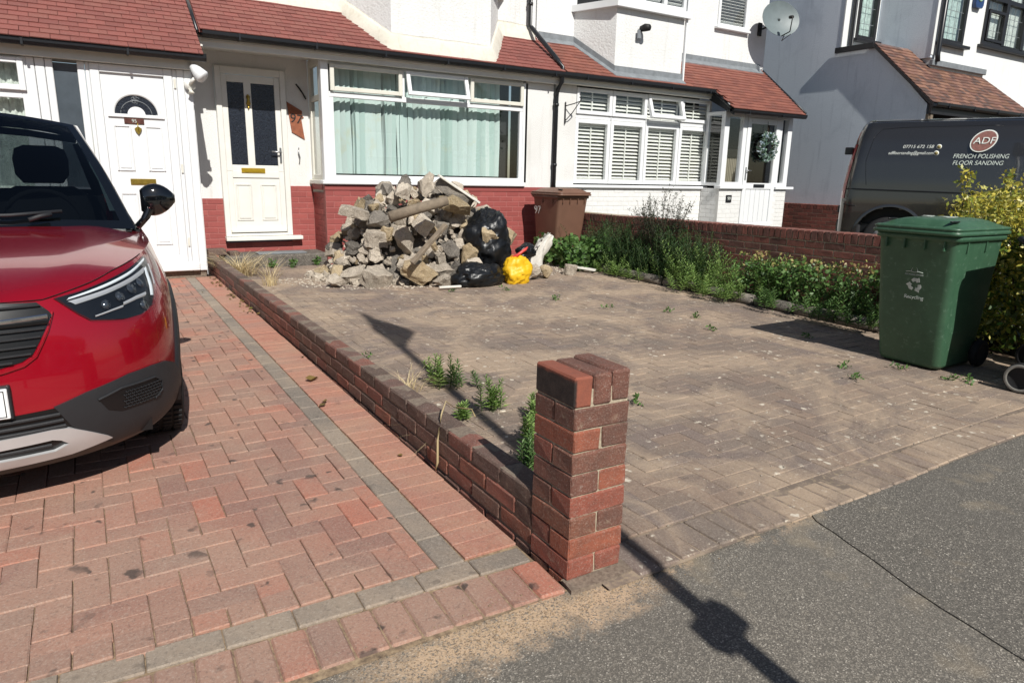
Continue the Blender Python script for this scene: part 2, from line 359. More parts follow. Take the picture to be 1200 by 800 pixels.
MAT['trim_dark'] = simple('dark_grille_plastic', '#111214', .35, .1, 20)
MAT['silver'] = simple('satin_silver_trim', '#d3d4d5', .33, .04, 5, Metallic=.5)
MAT['chrome'] = simple('chrome', '#d5d8da', .08, .02, 5, Metallic=1.0)
MAT['rubber'] = simple('tyre_rubber', '#17181a', .8, .2, 30, .3, 90)
MAT['lamp_in'] = simple('lamp_interior', '#6a7077', .2, .4, 40, Metallic=.8)
MAT['lamp_lens'] = glass('lamp_lens', (.95, .96, .97, 1), 0, 1.5, .0)
MAT['drl'] = simple('lamp_light_guide', '#dfe6ea', .2, .03, 10)
MAT['plate'] = simple('number_plate_white', '#e7e9ea', .35, .03, 10)
MAT['seat'] = simple('dark_seat_fabric', '#17191d', .9, .1, 20)
MAT['bin_green'] = Mt('green_bin_plastic'); m = MAT['bin_green']; p = m.pos(True); n = m.noise(p, 6, 6, .7); s2_ = m.noise(p, 28, 5, .7)
c = m.ramp(n, [(.35, srgb('#34543f')), (.7, srgb('#3f6149'))]); c = m.mix(m.math('MULTIPLY', m.step(s2_, .58, .7), .35), c, srgb('#7f9a86')); m.col(c); m.set(Roughness=.42); m.bump(m.noise(p, 300, 2), .1, .001); MAT['bin_green'] = m.m
MAT['bin_brown'] = simple('brown_bin_plastic', '#6f5142', .5, .12, 5, .1, 200, True)
MAT['bin_black'] = simple('black_bin_plastic', '#15171a', .45, .12, 5, .1, 200, True)
MAT['white_print'] = simple('white_print', '#d5d9d3', .6, .15, 60)
MAT['worn_print'] = simple('worn_white_sticker', '#c3ccc4', .6, .3, 60)
MAT['bag_black'] = simple('black_bag_film', '#141619', .36, .5, 9, .9, 34)
MAT['bag_yellow'] = simple('yellow_bag_film', '#dcae1a', .5, .1, 12, .9, 30)
MAT['bag_white'] = simple('white_woven_sack', '#c9c5bd', .6, .12, 14, .5, 60)
def concrete(name, a, b, c3, k=.5):
    m = Mt(name); p = m.pos(); r = m.rnd(); n = m.noise(p, 9, 6, .7, .5); f = m.noise(p, 75, 5, .8)
    c = m.ramp(m.math('ADD', m.math('MULTIPLY', n, .7), m.math('MULTIPLY', r, .35)), [(.3, srgb(a)), (.55, srgb(b)), (.8, srgb(c3))])
    v = m.voro(p, 60); c = m.mix(m.math('MULTIPLY', m.step(v, .35, .15), k), c, srgb('#e3d9c6')); c = m.mix(m.math('MULTIPLY', m.step(f, .48, .35), .55), c, (.06, .05, .042, 1))
    m.col(c); m.set(Roughness=.95); m.bump(f, 1.0, .012, m.bump(n, .8, .03)); return m.m
MAT['conc'] = concrete('broken_concrete', '#978d80', '#bdb1a1', '#ddd3c3')
MAT['conc_d'] = concrete('dark_concrete', '#4e4a44', '#77716a', '#938b80', .25)
MAT['conc_y'] = concrete('sandy_concrete', '#8f7f62', '#a99576', '#c2b192', .4)
MAT['wood'] = simple('weathered_wood', '#7d7060', .85, .25, 18, .5, 80)
MAT['white_wood'] = simple('white_painted_board', '#d9d6cd', .7, .12, 25)
def leafmat(name, cols, rough=.5, k=.25):
    m = Mt(name); r = m.rnd(); c = m.ramp(r, [(i/max(1, len(cols)-1), srgb(x)) for i, x in enumerate(cols)])
    m.col(c); m.set(Roughness=rough)
    tl = m.n('BsdfTranslucent'); m.l(c, tl.inputs[0]); mx = m.n('MixShader'); mx.inputs[0].default_value = k
    m.l(m.b.outputs[0], mx.inputs[1]); m.l(tl.outputs[0], mx.inputs[2]); m.l(mx.outputs[0], m.out.inputs[0]); return m.m
MAT['lf_green'] = leafmat('green_leaf', ['#43622f', '#527438', '#648444', '#38552b'])
MAT['lf_lime'] = leafmat('light_green_leaf', ['#67893f', '#7c9a4d', '#8fa85e', '#547536'])
MAT['lf_dark'] = leafmat('dark_green_leaf', ['#28421f', '#335029', '#40602f', '#2c472a'])
MAT['lf_wiry'] = leafmat('dark_wiry_leaf', ['#26331f', '#33422a', '#1f2a1c'])
MAT['lf_var'] = leafmat('yellow_variegated_leaf', ['#b5a840', '#d2c45a', '#75863a', '#c7b94c', '#5d7432', '#ddd07c'], .35)
MAT['lf_priv'] = leafmat('glossy_hedge_leaf', ['#3b5a24', '#6d8130', '#2e4a20', '#8f9a3c'], .35)
MAT['lf_rusty'] = leafmat('pinkish_leaf', ['#7d8c4a', '#b09a6a', '#93a254', '#a87f62'])
MAT['straw'] = leafmat('dry_straw', ['#c9b68c', '#dccba3', '#b49f74'], .8)
MAT['dead'] = leafmat('dead_leaf', ['#6d5a30', '#8a7440', '#54482c', '#7c7a3a'], .8)
MAT['stem'] = simple('plant_stem', '#4a5a30', .8, .2, 20)
MAT['bark'] = simple('woody_stem', '#4d4234', .9, .25, 30)
MAT['wr_leaf'] = leafmat('wreath_leaf', ['#4a6a52', '#7d9a86', '#35523d'])
MAT['wr_flower'] = leafmat('wreath_flower', ['#b9cbd8', '#e0e6e8', '#93aec4'])

def g(y): return .012*max(0.0, y)
def text(name, body, size, mat, parent, loc, rotm, ext=.001, spacing=1.0, shear=0.0, align='CENTER', sx=1.0, kind=None):
    cu = bpy.data.curves.new(name, 'FONT'); cu.body = body; cu.size = size; cu.extrude = ext; cu.align_x = align; cu.align_y = 'CENTER'
    cu.space_character = spacing; cu.shear = shear
    to = bpy.data.objects.new(name + '_src', cu); COL.objects.link(to)
    dg = bpy.context.evaluated_depsgraph_get(); me = bpy.data.meshes.new_from_object(to.evaluated_get(dg)); bpy.data.objects.remove(to)
    me.transform(rotm.to_4x4() @ Matrix.Scale(sx, 4, V(1, 0, 0))); me.materials.clear(); me.materials.append(mat); me.name = name
    return link(name, me, parent, loc)
ROT_FRONT = Matrix.Rotation(R(90), 3, 'X')                       # text readable from -Y
ROT_LEFT = Matrix.Rotation(R(-90), 3, 'Z') @ Matrix.Rotation(R(90), 3, 'X')   # text readable from -X

# ================================================================== THE GROUND
def sheet(name, x0, x1, y0, y1, z, mat, nx=1, ny=1, follow=True, kind='structure', thick=0):
    mb = MB(); vs = []; fs = []
    for j in range(ny+1):
        for i in range(nx+1):
            x = x0 + (x1-x0)*i/nx; y = y0 + (y1-y0)*j/ny; vs.append((x, y, z + (g(y) if follow else 0)))
    for j in range(ny):
        for i in range(nx): a = j*(nx+1)+i; fs.append((a, a+1, a+nx+2, a+nx+1))
    mb.add(vs, fs); return tag(mb.build(name, mat, None, fixn=False), kind=kind)
sheet('ground', -150, 150, -150, 150, -.35, MAT['soil'], follow=False)
sheet('front_gardens', -40, 40, -.6, 30, -.12, MAT['soil'], 1, 20)
sheet('road', -60, 60, -12, -4.2, -.14, MAT['asphalt2'], follow=False)
mb = MB()
# pavement: top sheet as a grid so that its edge along the drives can wander
mb = MB(); xs = [-40 + i for i in range(0, 36)] + [-4 + .12*i for i in range(0, 90)] + [7 + 1*i for i in range(0, 34)]
vs = []; fs = []
for i, x in enumerate(xs):
    e = -.10 if x > .2 else -.04
    if x > 9 or x < -4.2: e = -.1
    vs += [(x, -4.1, -.014), (x, e + .02, -.014), (x, e + .02, -.2), (x, -4.1, -.2)]
for i in range(len(xs)-1):
    a = i*4; b = a+4
    fs += [(a, b, b+1, a+1), (a+1, b+1, b+2, a+2), (a, a+3, b+3, b)]
mb.add(vs, fs); tag(mb.build('pavement', MAT['asphalt'], None, fixn=False), kind='structure')
# newer patch of tarmac on the right
nz = lambda x, y, k=1.0: noise.noise(V(x*k, y*k, .3))
L = [(1.22, -.02), (1.14, -.14), (1.06, -.4), (.97, -.7), (.93, -.96), (.86, -1.4), (.8, -2.2), (.7, -3.4), (9, -3.4), (9, -.12)]
loop = []
for a, b in zip(L, L[1:] + L[:1]):
    for k in range(12):
        t = k/12; x = a[0]*(1-t)+b[0]*t; y = a[1]*(1-t)+b[1]*t
        loop.append((x + .012*nz(x, y, 9), min(-.085, y + .02*nz(x, y+5, 9)), -.014))
mb = MB(); mb.poly(loop, (0, 0, .005)); tag(mb.build('tarmac_patch', MAT['asphalt2']), kind='structure')
mb = MB()
for i in range(40): mb.box(-18 + i*.915, -18 + i*.915 + .905, -4.2, -4.07, -.2, -.012, .008)
tag(mb.build('kerb', MAT['mortar']), kind='structure')

mb = MB(); vs = []; fs = []
for j, (y, z) in enumerate(((-.1, -.012), (.4, .07), (1.0, .15), (1.6, .19), (3, .20), (7.6, .20))):
    vs += [(5.41, y, z), (11.55, y, z)]
    if j: fs.append((2*j-2, 2*j-1, 2*j+1, 2*j))
mb.add(vs, fs); tag(mb.build('neighbour_drive', MAT['asphalt2'], None, fixn=False), kind='structure')
# paved drives -----------------------------------------------------------------
def herring(x0, x1, y0, y1, keep=None):
    out = []; ni = int((x1-x0)/.1)+3; nj = int((y1-y0)/.1)+3
    for i in range(-2, ni):
        for j in range(-2, nj):
            k = (i-j) % 4
            if k == 0: bx = (i, j, i+2, j+1)
            elif k == 3: bx = (i, j, i+1, j+2)
            else: continue
            a, b, c, d = x0+bx[0]*.1, y0+bx[1]*.1, x0+bx[2]*.1, y0+bx[3]*.1
            a, b, c, d = max(a, x0), max(b, y0), min(c, x1), min(d, y1)
            if c-a < .03 or d-b < .03: continue
            if keep and not keep((a+c)/2, (b+d)/2): continue
            out.append((a, b, c, d))
    return out
def pav_item(a, b, c, d, gap, h=.05, dz=.003, tilt=.006, top=0.0):
    cx, cy = (a+c)/2, (b+d)/2
    z = g(cy) + top - h/2 + random.uniform(-dz, dz)*.5 + .004*noise.noise(V(cx*1.1, cy*1.1, 0))
    rot = Matrix.Rotation(random.uniform(-tilt, tilt)+.012*(1 if cy > 0 else 0), 3, 'X') @ Matrix.Rotation(random.uniform(-tilt, tilt), 3, 'Y')
    rz = random.uniform(-.008, .008); rot = Matrix.Rotation(rz, 3, 'Z') @ rot
    return ((cx, cy, z), (c-a-gap, d-b-gap, h), rot)
drive = root('paved_driveway', None, None); drive['kind'] = 'structure'
MB().box(-4.6, -.0, .0, 7.15, -.1, -.0).v
mb = MB(); vs = []; fs = []
for j in range(31):
    y = -.03 + 7.2*j/30
    vs += [(-4.6, y, g(y)-.0085), (-.02, y, g(y)-.0085)]
    if j: fs.append((2*j-2, 2*j-1, 2*j+1, 2*j))
mb.add(vs, fs); mb.build('joint_bedding', MAT['sand'], drive, fixn=False)
band = lambda x: .17 - .04*x                                   # the front band runs slightly askew
items = [pav_item(*b, .003, dz=.004, tilt=.008) for b in herring(-4.5, -.335, .2, 7.1, lambda x, y: y > band(x)+.16)]
# cut bricks filling the wedge behind the front band
items += [pav_item(x, band(x+.05)+.103, x+.1, band(x+.05)+.103 + max(.06, .0 + (.30 if False else .1)), .005) for x in np.arange(-4.5, -.4, .1)]
pieces('paving_brick', items, MAT['pav_red'], drive, .003, .0015)
gi = []; si = []; y = band(-.28) + .1
while y < 7.0: gi.append(pav_item(-.335, y, -.235, y+.2, .004)); y += .2
y = .29
while y < 7.05: si.append(pav_item(-.232, y, -.02, y+.1, .003, tilt=.003)); y += .1
x = -.03; fr = []
while x > -4.4:
    c = (x-.1, band(x-.1)+.05); rz = Matrix.Rotation(-math.atan(.04), 3, 'Z')
    gi.append(((c[0], c[1], g(c[1])-.025+random.uniform(-.001, .001)), (.196, .096, .05), rz)); x -= .2
x = -.02
while x > -4.4:
    c = (x-.05, band(x-.05)-.103); rz = Matrix.Rotation(-math.atan(.04)+random.uniform(-.01, .01), 3, 'Z')
    fr.append(((c[0], c[1], -.025+random.uniform(-.0015, .0015)), (.0955, .196, .05), rz @ Matrix.Rotation(.02, 3, 'X'))); x -= .1
pieces('border_brick', gi, MAT['pav_grey'], drive, .004, .0012, 120)
pieces('wall_side_brick', si, MAT['pav_salmon'], drive, .002, .001, 120)
pieces('edge_brick', fr, MAT['pav_red'], drive, .007, .0015, 120)

yard = root('paved_front_yard', None, None); yard['kind'] = 'structure'
mb = MB(); vs = []; fs = []
for j in range(41):
    y = -.1 + 7.75*j/40
    vs += [(.1, y, g(y)-.0045), (4.85, y, g(y)-.0045)]
    if j: fs.append((2*j-2, 2*j-1, 2*j+1, 2*j))
mb.add(vs, fs); mb.build('joint_bedding', MAT['yjoint'], yard, fixn=False)
items = [pav_item(*b, .003, dz=.0025, tilt=.005) for b in herring(.12, 4.8, .12, 7.6, lambda x, y: not (x < .24 and y < .24))]
pieces('paving_brick', items, MAT['pav_yard'], yard, .0028, .0016)
fr = []; x = .24
while x < 4.9:
    fr.append(pav_item(x, -.1 + .012*math.sin(x*3), x+.1, .1 + .012*math.sin(x*3), .006, dz=.004, tilt=.012)); x += .1
pieces('edge_brick', fr, MAT['pav_yard'], yard, .006, .002, 60)
# sand, grit and pebbles
def grit(name, n, fn, size, mat):
    mb = MB(); 
    for i in range(n):
        x, y = fn(); s = size*random.uniform(.4, 1.5); z = (g(y) if y > 0 else -.014) 
        vs = [V(random.uniform(-1, 1), random.uniform(-1, 1), 0).normalized()*s*random.uniform(.6, 1) for _ in range(3)]
        a = random.uniform(0, 6.28)
        vs = [V(math.cos(a+k*2.1)*s*random.uniform(.6, 1.2), math.sin(a+k*2.1)*s*random.uniform(.5, 1), 0) for k in range(3)]
        top = V(0, 0, s*random.uniform(.3, .8)); vs = [v + V(x, y, z) for v in vs] + [top + V(x, y, z)]
        mb.add(vs, [(0, 1, 3), (1, 2, 3), (2, 0, 3)])
    return tag(mb.build(name, mat, None, fixn=False), kind='stuff')
grit('pebbles', 900, lambda: (random.uniform(.3, 4.4), abs(random.gauss(0, 2.0)) + .1), .006, MAT['conc'])
grit('blown_sand_grains', 2200, lambda: (random.gauss(-.25, .3), random.gauss(-.09, .05)), .0035, MAT['sand'])
def inrub(): 
    a = random.uniform(math.pi, 2*math.pi); r = random.uniform(.85, 1.35); return 2.5+1.5*r*math.cos(a), 6.6+.95*r*math.sin(a)
grit('rubble_crumbs', 1500, inrub, .016, MAT['conc'])

# ================================================================== LOW BRICK WALL WITH PIER
gw = root('low_garden_wall', 'low red-brown brick wall with a square brick pier at the pavement end, between the two drives', 'brick wall', (.05, 0, 0))
mb = MB()
for j in range(20):
    y0 = .22 + j*.385; y1 = y0 + .385
    vs = [(.006, y0, g(y0)-.08), (.098, y0, g(y0)-.08), (.098, y0, .230+g(y0)*.35), (.006, y0, .230+g(y0)*.35),
          (.006, y1, g(y1)-.08), (.098, y1, g(y1)-.08), (.098, y1, .230+g(y1)*.35), (.006, y1, .230+g(y1)*.35)]
    mb.add(vs, [(0, 1, 2, 3), (4, 7, 6, 5), (0, 4, 5, 1), (1, 5, 6, 2), (2, 6, 7, 3), (3, 7, 4, 0)])
mb.build('mortar_core', MAT['mortard'], gw)
MATJ = lambda s: Matrix.Rotation(random.uniform(-s, s), 3, 'Z') @ Matrix.Rotation(random.uniform(-s, s), 3, 'X')
its = []; tops = []
for c in range(-1, 3):
    off = .112 if c % 2 else 0; y = .225 - off
    while y < 7.95:
        y0 = max(y, .225); y1 = min(y+.225, 8.0)
        if y1-y0 > .05:
            yc = (y0+y1)/2; z = .075*c + .0375 + g(yc)*.35 + .01
            (tops if c == 2 else its).append(((.051 + random.uniform(-.0015, .0015), yc, z), (.102, y1-y0-.010, .066), MATJ(.006)))
        y += .225
pieces('brick', its, MAT['wallbrick'], gw, .006, .0018, 150)
pieces('top_brick', tops, MAT['capdark'], gw, .007, .002, 150)
pr_ = MB().box(.006, .219, .006, .219, -.05, .66).build('pier', MAT['mortar'], gw)
its = []
for c in range(-1, 8):
    z = c*.075 + .0375 + .002
    if c % 2 == 0:                                            # two headers to the road
        for k in (0, 1): its.append(((.0545 + k*.116, .1125, z), (.109, .225, .0685), MATJ(.007)))
    else:                                                     # one stretcher to the road
        for k in (0, 1): its.append(((.1125, .0545 + k*.116, z), (.225, .109, .0685), MATJ(.007)))
pieces('brick', its, MAT['pierbrick'], pr_, .004, .0028)
cap = []
for k in range(3): cap.append(((.034 + k*.0765, .112, .6565 + (.004 if k == 2 else 0)), (.0715, .225, .101), MATJ(.010)))
pieces('cap_brick', cap[:1], MAT['capstain'], pr_, .006, .002)
pieces('cap_brick', cap[1:], MAT['pierbrick'], pr_, .006, .002)
# block end of the wall against the house
bl = root('brick_end_block', 'dark brick block at the far end of the low wall, by the red painted pier', 'brick block', (.17, 7.8, .09))
pieces('brick', [((.12, 7.8, .30), (.215, .20, .07), MATJ(.02)), ((.33, 7.83, .245), (.12, .2, .1), MATJ(.05))], MAT['capdark'], bl, .006, .002)
stp = root('concrete_step', 'worn concrete doorstep plinth below the house door 97, with a slate on top', 'doorstep', (.9, 7.9, .09))
mb = MB(); mb.box(.2, 1.52, 7.66, 8.19, .0, .245, .02); mb.build('slab', MAT['conc_d'], stp)
mb = MB(); mb.box(.62, 1.25, 7.72, 7.95, .246, .262, .004); mb.build('slate', MAT['lead'], stp)

mb = MB(); mb.poly([(-.02, -.05, -.02), (.04, -.055, -.02), (.15, -.06, -.02), (.24, -.05, -.02), (.25, .02, -.02), (.24, .03, -.02), (-.01, .02, -.02)], (0, 0, .022)); mb.build('mortar_footing', MAT['mortard'], gw)
# boundary wall ------------------------------------------------------------------
bw = root('boundary_brick_wall', 'red brick boundary wall with an on-edge brick top, behind the overgrown bed', 'brick wall', (5.3, 4.7, .05))
BT = lambda y: .83 - .008*(y-2)
mb = MB(); mb.box(5.206, 5.409, 2.04, 7.1, -.1, .80); mb.build('mortar_core', MAT['mortar'], bw)
rl = []; st = []; y = 2.07
while y < 7.05: rl.append(((5.308, y+.03, BT(y)-.051), (.222, .0645, .103), MATJ(.012))); y += .075
for c in range(9):
    y = 2.05 - (.112 if c % 2 else 0); z = -.108 - .0375 - c*.075
    while y < 7.05:
        y0 = max(y, 2.05); y1 = min(y+.225, 7.1)
        if y1-y0 > .05:
            yc = (y0+y1)/2; st.append(((5.252, yc, BT(yc)+z), (.102, y1-y0-.010, .065), MATJ(.006)))
        y += .225
pieces('coping_brick', rl, MAT['boundary'], bw, .004, .002); pieces('brick', st, MAT['boundary'], bw, .004, .0015)

# ================================================================== HOUSES
def bx(name, mat, parent, x0, x1, y0, y1, z0, z1, bev=0, label=None, **kw):
    return MB().box(x0, x1, y0, y1, z0, z1, bev).build(name, mat, parent, label=label, **kw)
def pane(parent, x0, x1, z0, z1, y, mat=None, name='pane'):
    return MB().box(x0, x1, y-.003, y+.003, z0, z1).build(name, mat or MAT['glass'], parent)
def rect_frame(mb, x0, x1, z0, z1, y0, y1, w_, wt=None, wb=None, bev=.006):
    wt = wt or w_; wb = wb or w_
    mb.box(x0, x0+w_, y0, y1, z0, z1, bev); mb.box(x1-w_, x1, y0, y1, z0, z1, bev)
    mb.box(x0+w_-.001, x1-w_+.001, y0+.002, y1-.002, z1-wt, z1-.001, bev); mb.box(x0+w_-.001, x1-w_+.001, y0+.002, y1-.002, z0+.001, z0+wb, bev)
def wall_panel(x0, x1, z0, z1, y, holes=(), t=.1):
    """front wall slab from y back to y+t with rectangular openings"""
    xs = sorted(set([x0, x1] + [h[0] for h in holes] + [h[1] for h in holes])); zs = sorted(set([z0, z1] + [h[2] for h in holes] + [h[3] for h in holes]))
    mb = MB()
    for a, b in zip(xs, xs[1:]):
        for c, d in zip(zs, zs[1:]):
            if any(h[0] <= (a+b)/2 <= h[1] and h[2] <= (c+d)/2 <= h[3] for h in holes): continue
            mb.box(a, b, y, y+t, c, d)
    return mb
def brickface(parent, x0, x1, z0, z1, y, mat, jmat, name='wall_brick', course=.075, axis='x', out=-1, lim=300, start=0):
    """a skin of bricks standing 4 mm proud of a joint-coloured backing; axis x: faces -Y, axis y: faces -X (x0,x1 then are y)"""
    d = .05
    its = []; n = int(round((z1-z0)/course))
    for c in range(n):
        z = z0 + (c+.5)*course; a = x0 - (.112 if (c+start) % 2 else 0)
        while a < x1 - .001:
            p, q = max(a, x0), min(a+.225, x1)
            if q-p > .04:
                m_ = (p+q)/2
                if axis == 'x': its.append(((m_, y + d/2 + random.uniform(-.0012, .0012), z), (q-p-.008, d, course-.009), None))
                else: its.append(((y + d/2 + random.uniform(-.0012, .0012), m_, z), (d, q-p-.008, course-.009), None))
            a += .225
    pieces(name, its, mat, parent, .003, .001, lim)
    if axis == 'x': bx('brick_backing', jmat, parent, x0, x1, y+.004, y+.09, z0, z0+n*course)
    else: bx('brick_backing', jmat, parent, y+.004, y+.09, x0, x1, z0, z0+n*course)
PITCH = math.atan(.706)
def roof_tiles(parent, xa, xb, ye, ze, yt, mat, under, skip=None, gauge=.1, width=.167, lim=300, slip=.0, bond=True, xl=None, xr=None, slope=.706):
    pit = math.atan(slope); L = (yt-ye)/math.cos(pit); n = int(L/gauge)+1
    its = []; rotb = Matrix.Rotation(pit - .11, 3, 'X')
    for r in range(n):
        s = (r+.5)*gauge; y = ye + s*math.cos(pit); z = ze + s*math.sin(pit) + .018
        a_lim = xl(y) if xl else xa; b_lim = xr(y) if xr else xb
        x = xa - (width/2 if r % 2 else 0)
        while x < xb:
            p, q = max(x, a_lim), min(x+width, b_lim)
            if q-p > .03 and not (skip and skip((p+q)/2, y)):
                its.append((((p+q)/2, y, z + random.uniform(-.001, .001)), (q-p-.003, gauge*1.22, .013), rotb @ Matrix.Rotation(random.uniform(-slip, slip), 3, 'Z')))
            x += width
    pieces('roof_tile', its, mat, parent, .002, .0008, lim)
def gutter(parent, xa, xb, y, z, name='gutter', r=.055):
    mb = MB(); ring = []
    prof = [(-r, 0.0), (-r*.95, -.045), (-r*.5, -.075), (r*.5, -.075), (r, -.045), (r, 0), (r*.85, -.002), (r*.8, -.04), (r*.4, -.065), (-r*.4, -.065), (-r*.8, -.04), (-r*.85, 0)]
    rings = [[(x, y+a, z+b) for a, b in prof] for x in (xa, xb)]
    mb.loft(rings, True, True, smooth=False)
    x = xa + .4
    while x < xb: mb.box(x-.012, x+.012, y-r-.004, y+r, z-.08, z+.004, .002); x += .9
    return mb.build(name, MAT['black_pl'], parent)

# ---------------------------------------------------------------- middle house, number 97
h97 = root('terraced_house', 'white roughcast terraced house with red painted brick base, long bay window and door 97', 'house', (2.6, 8.2, .1))
RZ = lambda y: 2.86 + .706*(y-7.38)
# walls
wall_panel(.02, 1.5, .98, 3.6, 8.2, [(.31, 1.18, .4, 2.6)], .25).build('wall', MAT['fine_white'], h97)
mbw = wall_panel(.02, 5.15, 3.0, 5.6, 8.2, [], .25); mbw.build('upper_wall', MAT['rough_white'], h97)
bx('side_wall', MAT['fine_white'], h97, -.02, .02, 8.2, 16, 0, 5.6)
brickface(h97, .0, .31, .05, .98, 8.175, MAT['red_paint'], MAT['red_joint'])
brickface(h97, 1.18, 1.5, .22, 1.12, 8.175, MAT['red_paint'], MAT['red_joint'])
brickface(h97, .31, 1.18, .22, .37, 8.18, MAT['red_paint'], MAT['red_joint'])
brickface(h97, 1.5, 5.1, .03, 1.08, 7.6, MAT['red_paint'], MAT['red_joint'])
brickface(h97, 7.655, 8.18, .22, 1.08, 1.5, MAT['red_paint'], MAT['red_joint'], axis='y')
mb = MB(); mb.box(1.492, 5.1, 7.592, 7.68, 1.082, 1.15, .003); mb.box(1.488, 1.56, 7.69, 8.19, 1.082, 1.15, .003); mb.build('painted_top_course', MAT['red_paint'], h97)
wall_panel(4.62, 5.13, 1.15, 2.8, 7.6, [], .1).build('bay_side_wall', MAT['fine_white'], h97)
# bay window
bay = MB()
Y = 7.6
bay.box(1.50, 1.60, Y, Y+.1, 1.215, 2.76, .006); bay.box(4.58, 4.66, Y, Y+.08, 1.215, 2.68, .005)
bay.box(1.60, 4.60, Y+.012, Y+.07, 1.215, 1.28, .006); bay.box(1.6, 4.58, Y+.01, Y+.07, 2.265, 2.335, .006)
bay.box(1.60, 4.58, Y+.01, Y+.07, 2.675, 2.70, .003); bay.box(2.62, 2.66, Y+.015, Y+.07, 2.33, 2.68, .004); bay.box(3.62, 3.66, Y+.015, Y+.07, 2.33, 2.68, .004)
bay.box(1.60, 1.66, Y+.015, Y+.07, 1.27, 2.27, .004); bay.box(4.53, 4.585, Y+.015, Y+.07, 1.27, 2.27, .004)
win = bay.build('bay_window', MAT['upvc'], h97)
MB().box(1.46, 4.62, Y-.05, Y+.1, 1.155, 1.215, .012).build('sill', MAT['upvc'], win)
pane(win, 1.66, 4.53, 1.28, 2.27, Y+.045)
for k, (a, b) in enumerate(((1.61, 2.62), (2.66, 3.62), (3.66, 4.58))):
    mb = MB(); rect_frame(mb, a+.006, b-.006, 2.34, 2.672, -.028, .012, .055)
    gl_ = MB().box(a+.06, b-.06, -.010, -.004, 2.395, 2.618)
    if k == 1:
        T = Matrix.Translation((0, Y, 2.67)) @ Matrix.Rotation(-R(17), 4, 'X') @ Matrix.Translation((0, 0, -2.67))
        mb.v = [tuple(T @ Vector(v)) for v in mb.v]; gl_.v = [tuple(T @ Vector(v)) for v in gl_.v]
    else:
        mb.v = [(x, y+Y, z) for x, y, z in mb.v]; gl_.v = [(x, y+Y, z) for x, y, z in gl_.v]
    mb.build('fanlight_frame', MAT['upvc_old'] if k != 1 else MAT['upvc'], win); gl_.build('fanlight_pane', MAT['glass'], win)
mb = MB(); mb.tube([(2.95, Y-.075, 2.345), (2.95, Y-.0, 2.345)], .006); mb.tube([(3.35, Y-.075, 2.345), (3.35, Y-.0, 2.345)], .006); mb.build('window_stay', MAT['steel'], win)
# side light of the bay (faces the door)
mb = MB(); mb.box(1.50, 1.56, 7.701, 7.75, 1.215, 2.76, .004); mb.box(1.50, 1.56, 8.13, 8.199, 1.215, 2.76, .004)
mb.box(1.505, 1.555, 7.75, 8.13, 1.215, 1.28, .004); mb.box(1.505, 1.555, 7.75, 8.13, 2.23, 2.30, .004); mb.box(1.505, 1.555, 7.75, 8.13, 2.66, 2.76, .004)
sw = mb.build('side_window', MAT['upvc_old'], h97)
MB().box(1.525, 1.531, 7.75, 8.13, 1.28, 2.66).build('pane', MAT['glass'], sw)
MB().box(1.46, 1.56, 7.655, 8.19, 1.152, 1.213, .01).build('sill', MAT['upvc_old'], sw)
MB().box(1.62, 1.625, 7.70, 8.15, 1.28, 2.66).build('blind', MAT['blind_grey'], sw)
# room behind, blinds
mb = MB(); mb.box(1.66, 4.62, 8.1, 8.14, 1.0, 2.8); mb.box(1.66, 4.62, 7.70, 8.1, 1.0, 1.05); mb.box(4.66, 4.7, 7.7, 8.1, 1, 2.8); mb.build('room_interior', MAT['dark_in'], h97)
bl_ = MB().box(1.68, 4.55, Y+.17, Y+.21, 2.70, 2.74).build('blind_rail', MAT['upvc_old'], win)
x = 1.75; k = 0
rr = random.Random(5)
while x < 4.24:
    wd = .089; a = rr.uniform(-.2, .75) + (.7 if k in (2, 3, 9, 13, 17, 18, 22) else 0); tw = rr.uniform(-.12, .12)
    vs = []; fs = []
    for j in range(9):
        z = 2.70 - j*(1.40/8); an = a + tw*j/8
        for i in range(4):
            u = (i-1.5)/3*wd; b_ = .006*(1-((i-1.5)/1.5)**2)
            vs.append((x + u*math.cos(an) + b_*math.sin(an) + .006*math.sin(j*.9+k), Y+.19 - u*math.sin(an)*.9 - b_*math.cos(an), z))
    for j in range(8):
        for i in range(3): q = j*4+i; fs.append((q, q+1, q+5, q+4))
    mb = MB(); mb.add(vs, fs, None, 0, True); mb.build('blind_slat', MAT['blind'], win, fixn=False)
    x += wd*math.cos(a)*.93 + rr.uniform(-.004, .006); k += 1
# soffit, fascia, gutter
mb = MB(); mb.box(.04, 5.17, 7.50, 7.585, 2.70, 2.82); mb.build('fascia', MAT['cream_up'], h97)
mb = MB(); mb.box(.04, 5.17, 7.47, 8.199, 2.765, 2.79); mb.build('soffit', MAT['cream_up'], h97)
gutter(h97, .10, 5.2, 7.41, 2.865); 
# door 97
d = MB(); rect_frame(d, .31, 1.18, .455, 2.595, 8.13, 8.20, .07, .09, .035); dr = d.build('door_frame', MAT['cream_up'], h97)
MB().box(.30, 1.30, 8.06, 8.21, .40, .452, .006).build('threshold', MAT['cream_up'], h97)
dd = MB(); rect_frame(dd, .385, 1.105, .50, 2.50, 8.145, 8.185, .0, .0, .0) if False else None
dd.box(.382, 1.108, 8.165, 8.185, .50, 1.395); rect_frame(dd, .382, 1.108, 1.30, 2.50, 8.15, 8.184, .07, .09, .08); dd.box(.655, .745, 8.15, 8.184, 1.35, 2.45, .004)
dd.box(.382, .45, 8.15, 8.164, .50, 1.3, .004); dd.box(1.04, 1.108, 8.15, 8.164, .50, 1.3, .004); dd.box(.45, 1.04, 8.15, 8.164, .50, .58, .004); dd.box(.45, 1.04, 8.15, 8.164, 1.22, 1.31, .004)
door97 = dd.build('door', MAT['cream_up'], h97)
